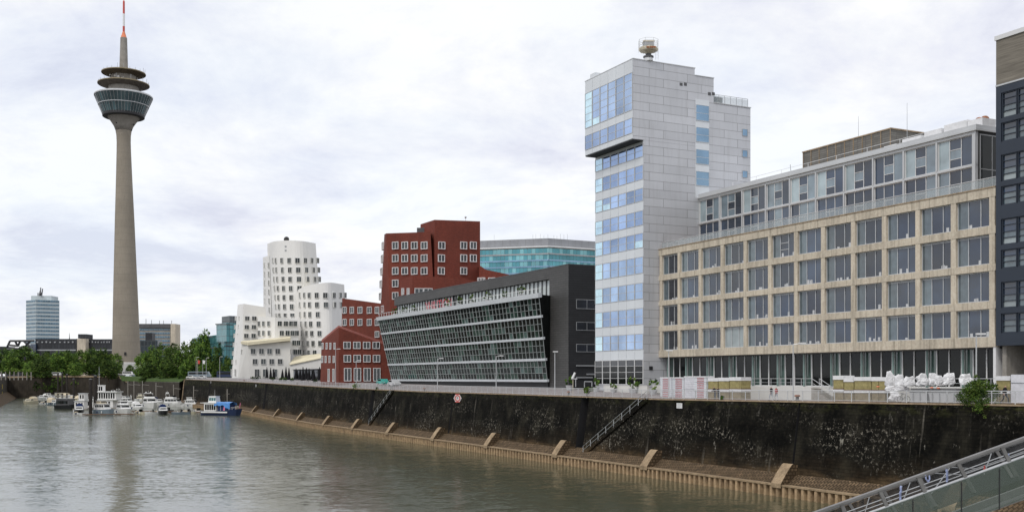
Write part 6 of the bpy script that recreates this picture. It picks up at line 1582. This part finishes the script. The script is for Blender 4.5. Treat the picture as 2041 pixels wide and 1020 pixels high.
# café parasols, hedges, tables
GU='closed black parasols on the cafe terrace'
ords=['leftmost','second','third','fourth','fifth','sixth','seventh','eighth','ninth','tenth','eleventh','twelfth','thirteenth','rightmost']
xs_=[532,539.5,546,563,570,576,590,598,604,611,616,625.5,637,648]
for i,px in enumerate(xs_):
    v=10.5-(i%3)*1.2; s=spx(px,v); p=P(s,v,gz(s,v)); e=empty('closed_parasol',p,'%s closed black parasol on the cafe terrace, counted from the left%s'%(ords[i],''),'parasol',GU)
    zt_=max(p.z+2.6,zz(732+(i%4)*1.4,p.y)); m=MB(); m.tube(p,(p.x,p.y,zt_+.1),.05,6); m.build('pole',M['lgrey'],e)
    m=MB(); m.lathe([(.62,p.z+.5),(.58,p.z+1.0),(.40,(p.z+zt_)/2+.3),(.10,zt_)],(p.x,p.y,0),10); m.build('folded_cloth',M['umb'],e)
fr,z0,s=vface(585,11.5); 
e=empty('cafe_pavilion',fr(0,0,z0),'dark glazed cafe pavilion behind the closed parasols','pavilion'); l=fr.a(634)
m=MB(); m.box(fr,0,l,-4,0,z0-.3,z0+3.4); m.build('wall',M['black'],e); m=MB(); m.box(fr,-.2,l+.2,-4.2,.3,z0+3.4,z0+3.6); m.build('roof',M['dgrey'],e)
for i in range(6): m=MB(); m.box(fr,l*(i+.08)/6,l*(i+.92)/6,.01,.06,z0+.4,z0+3.1); m.build('window',M['gl_black'],e)
GH='green hedge bushes along the cafe terrace'
for i,px in enumerate((505,514,543,560,568,582,628,645,668)):
    s=spx(px,7.5); p=P(s,7.5); zg=gz(s,7.5); yb=YH+(HC-zg)*F/p.y; bush('hedge_bush',['first','second','third','fourth','fifth','sixth','seventh','eighth','ninth'][i]+' low green bush from the left along the cafe terrace',px,yb-8.5,yb,5.5,p.y,260,.4,70+i,('leafd','leaf','leafd'),'bush',GH)
GTt='cafe tables behind the railing'
for i,px in enumerate((551,575,592,607,622,640)):
    s=spx(px,6.3); p=P(s,6.3,gz(s,6.3)); e=empty('cafe_table',p,['first','second','third','fourth','fifth','sixth'][i]+' small table from the left on the cafe terrace','table',GTt)
    m=MB(); m.lathe([(.45,.72),(.45,.76)],p,12); m.build('tabletop',M['white'],e); m=MB(); m.tube(p,(p.x,p.y,p.z+.72),.04,6); m.build('leg',M['dgrey'],e)
    for sg in (-1,1):
        c=empty('cafe_chair',(p.x+sg*.8,p.y,p.z),'dark chair on the %s of the %s cafe table from the left'%('left side' if sg<0 else 'right side',['first','second','third','fourth','fifth','sixth'][i]),'chair','dark cafe chairs'); x=p.x+sg*.8
        m=MB(); m.box(W,x-.22,x+.22,p.y-.22,p.y+.22,p.z+.42,p.z+.46); m.build('seat',M['black'],c); m=MB(); m.box(W,x+sg*.2-.02,x+sg*.2+.02,p.y-.22,p.y+.22,p.z+.46,p.z+.9); m.build('backrest',M['black'],c)
        for a in (-.2,.2):
            for b_ in (-.2,.2): m=MB(); m.tube((x+a,p.y+b_,p.z),(x+a,p.y+b_,p.z+.42),.02,4); m.build('leg',M['black'],c)
# bollards on the edge
GBo='mooring bollards on the quay edge'
for px,lb_ in ((1590,'wide dark bollard by the wall recess in front of the entrance'),(1135,'dark bollard on the quay edge in front of the black building'),(847,'dark bollard below the slanted glass building left part'),(593,'dark bollard below the cafe terrace'),(487,'dark bollard below the left end of the white building')):
    s=spx(px,3.8); p=P(s,3.75,qz(s)); e=empty('bollard',p,lb_,'bollard',GBo); m=MB(); m.lathe([(.28,0),(.2,.15),(.2,.5)],p,12); m.build('base',M['dgrey'],e); m=MB(); m.lathe([(.2,.5),(.34,.55),(.34,.68),(.2,.74)],p,12); m.build('head',M['rust'],e)
# ---------------- foreground gangway ----------------
gw=empty('gangway',(8,30,9),'steel gangway with glass side panels descending to the left in the lower right corner','gangway')
def gp(px,py,Y=30): return at(px,py,Y)
A=gp(1500,1065.5); B=gp(2330,766.5); C_=gp(1560,1082.5); Dd=gp(2330,803)
T0_,T1_=gp(1625,1022),gp(2041,873.5); d1=(T1_-T0_).normalized(); l1=7.0
TA=T0_-d1*2.0; TB=T0_+d1*10
U0_,U1_=gp(1738,1021),gp(2041,910.5); d2=(U1_-U0_).normalized(); UA=U0_-d2*3.5; UB=U0_+d2*8.5
def beam(mb,p,q,w_,h):
    up=Vector((0,0,h/2)); y=Vector((0,w_/2,0)); mb.hexa([p-y-up,q-y-up,q+y-up,p+y-up,p-y+up,q-y+up,q+y+up,p+y+up])
back=Vector((.2,1.9,-.36))
M['galv']=mat('galvanised_steel',(.21,.205,.20),.5,metal=.35,var=.2,vs=2,bump=.1,bs=20)
M['galvl']=mat('brushed_rail',(.42,.43,.44),.35,metal=.5,var=.12,vs=3)
m=MB(); beam(m,TA,TB,.12,.055); beam(m,TA-Vector((0,0,.075)),TB-Vector((0,0,.075)),.05,.025); m.build('top_chord',M['galv'],gw)
m=MB(); beam(m,TA+back,TB+back,.12,.10); m.build('top_chord',M['galv'],gw)
m=MB(); m.tube(UA,UB,.045,10); m.build('handrail',M['galvl'],gw)
def onT(px): # point on the top chord at pixel column
    t=(px-1625)/(2041-1625); return T0_.lerp(T1_,t)
def onU(px,Y=30):
    t=(px-1738)/(2041-1738); return U0_.lerp(U1_,t)
for x0,x1 in ((1598,1612),(1677,1690),(1753,1768),(1829,1844),(1908,1925),(1996,2012),(2086,2102)):
    m=MB(); p=onT(x0); q=onU(x1)+(onU(x1)-onU(x1-1))*0; dd=(q-p); q2=p+dd*1.9; x_=Vector((.055,0,0)); y_=Vector((0,.04,0))
    m.hexa([p-x_-y_,p+x_-y_,p+x_+y_,p-x_+y_,q2-x_-y_,q2+x_-y_,q2+x_+y_,q2-x_+y_]); m.build('post',M['galv'],gw)
for x0,x1 in ((1640,1652),(1718,1738),(1792,1810),(1868,1886),(1950,1968),(2030,2048)):
    m=MB(); p=onT(x0)+back; q=onU(x1)+back; q2=p+(q-p)*2.0; x_=Vector((.05,0,0)); y_=Vector((0,.035,0)); m.hexa([p-x_-y_,p+x_-y_,p+x_+y_,p-x_+y_,q2-x_-y_,q2+x_-y_,q2+x_+y_,q2-x_+y_]); m.build('rear_post',M['galv'],gw)
m=MB()
for a,b_ in ((.30,0),(.42,0)):
    m.tube(TA+back*.55-Vector((0,0,a)),TB+back*.55-Vector((0,0,a)),.016,5)
m.build('inner_handrail',M['galvl'],gw)
m=MB()
for x0,x1 in ((1825,1808),(1905,1868),(1990,1975),(1742,1730)):
    p=onT(x0)+back*.3-Vector((0,0,.1)); q=onU(x1)+back*.3-Vector((0,0,.1)); m.tube(p,q,.014,5)
m.tube(gp(1860,943,30.6),gp(1912,946,30.6),.012,4); m.tube(gp(1912,946,30.6),gp(2041,900,30.6),.012,4); m.tube(gp(1890,931,30.8),gp(1945,934,30.8),.012,4)
m.build('cross_cables',M['galvl'],gw)
# glass side panels below the handrail, the deck and lower stringer
gg=bpy.data.materials.new('laminated_side_glass'); gg.use_nodes=True; b=gg.node_tree.nodes['Principled BSDF']; b.inputs['Base Color'].default_value=(.13,.17,.14,1); b.inputs['Roughness'].default_value=.04; b.inputs['Alpha'].default_value=.34; b.inputs['IOR'].default_value=1.5
edges=[1660,1738,1817.5,1914,1989.5,2070,2150]
for x0,x1 in zip(edges,edges[1:]):
    m=MB(); p,q=onU(x0+1),onU(x1-1); dn=Vector((0,0,-1.15)); y=Vector((0,-.06,0)); y2=Vector((0,-.075,0)); m.hexa([p+dn+y,q+dn+y,q+dn+y2,p+dn+y2,p+y,q+y,q+y2,p+y2]); m.build('glass_panel',gg,gw)
    m=MB(); q=onU(x1); m.box(W,q.x-.012,q.x+.012,q.y-.09,q.y-.055,q.z-1.2,q.z-.06); m.build('panel_joint',M['black'],gw)
m=MB(); dn=Vector((0,0,-1.2)); m.hexa([UA+dn,UB+dn,UB+dn+back,UA+dn+back,UA+dn+Vector((0,0,.08)),UB+dn+Vector((0,0,.08)),UB+dn+back+Vector((0,0,.08)),UA+dn+back+Vector((0,0,.08))]); m.build('deck',M['galv'],gw)
gr=bpy.data.materials.new('smoked_rear_glass'); gr.use_nodes=True; b=gr.node_tree.nodes['Principled BSDF']; b.inputs['Base Color'].default_value=(.07,.07,.072,1); b.inputs['Roughness'].default_value=.1; b.inputs['Alpha'].default_value=.6
m=MB(); e1=Vector((0,.05,-.12)); e2=Vector((0,.05,-1.2)); m.hexa([TA+back+e2,TB+back+e2,TB+back+e2+Vector((0,.02,0)),TA+back+e2+Vector((0,.02,0)),TA+back+e1,TB+back+e1,TB+back+e1+Vector((0,.02,0)),TA+back+e1+Vector((0,.02,0))]); m.build('rear_panel',gr,gw)
m=MB(); beam(m,UA+back-Vector((0,0,1.0)),UB+back-Vector((0,0,1.0)),.1,.22); m.build('lower_chord',M['galv'],gw)
GRb='ribbons and ropes tied to the gangway'
M['ribbon']=mat('blue_white_ribbon',(.42,.48,.72),.7,var=.35,vs=9)
for px,y0,y1,c,lb_ in ((1797,968,999,'ribbon','blue and white ribbon hanging lowest on the gangway'),(1887,933,961,'ribbon','blue and white ribbon in the middle of the gangway'),(2009,905,922,'ribbon','short pale ribbon on the upper part of the gangway')):
    m=MB(); g=random.Random(px); pts=[at(px+g.uniform(-1.2,1.2)-(i*.6 if px==1797 else 0),y0+(y1-y0)*i/6,30.25) for i in range(7)]
    for a,b_ in zip(pts,pts[1:]): m.tube(a,b_,.035,5,0,.03)
    tag(m.build('hanging_ribbon',M[c],None,origin=pts[0]),lb_,'ribbon',GRb)
m=MB(); pts=[at(x,y,30.25) for x,y in ((1845,947),(1846,955),(1850,961),(1853,955),(1852,946))]
for a,b_ in zip(pts,pts[1:]): m.tube(a,b_,.022,5)
tag(m.build('rope_loop',M['ribbon'],None,origin=pts[0]),'blue and white rope loop under the top chord','rope',GRb)
m=MB(); pts=[at(x,y,30.4) for x,y in ((1962,928),(1963,933),(1961,936),(1967,935))]
for a,b_ in zip(pts,pts[1:]): m.tube(a,b_,.02,5)
tag(m.build('red_tape',M['redpaint'],None,origin=pts[0]),'scrap of red tape on the gangway rail','tape')
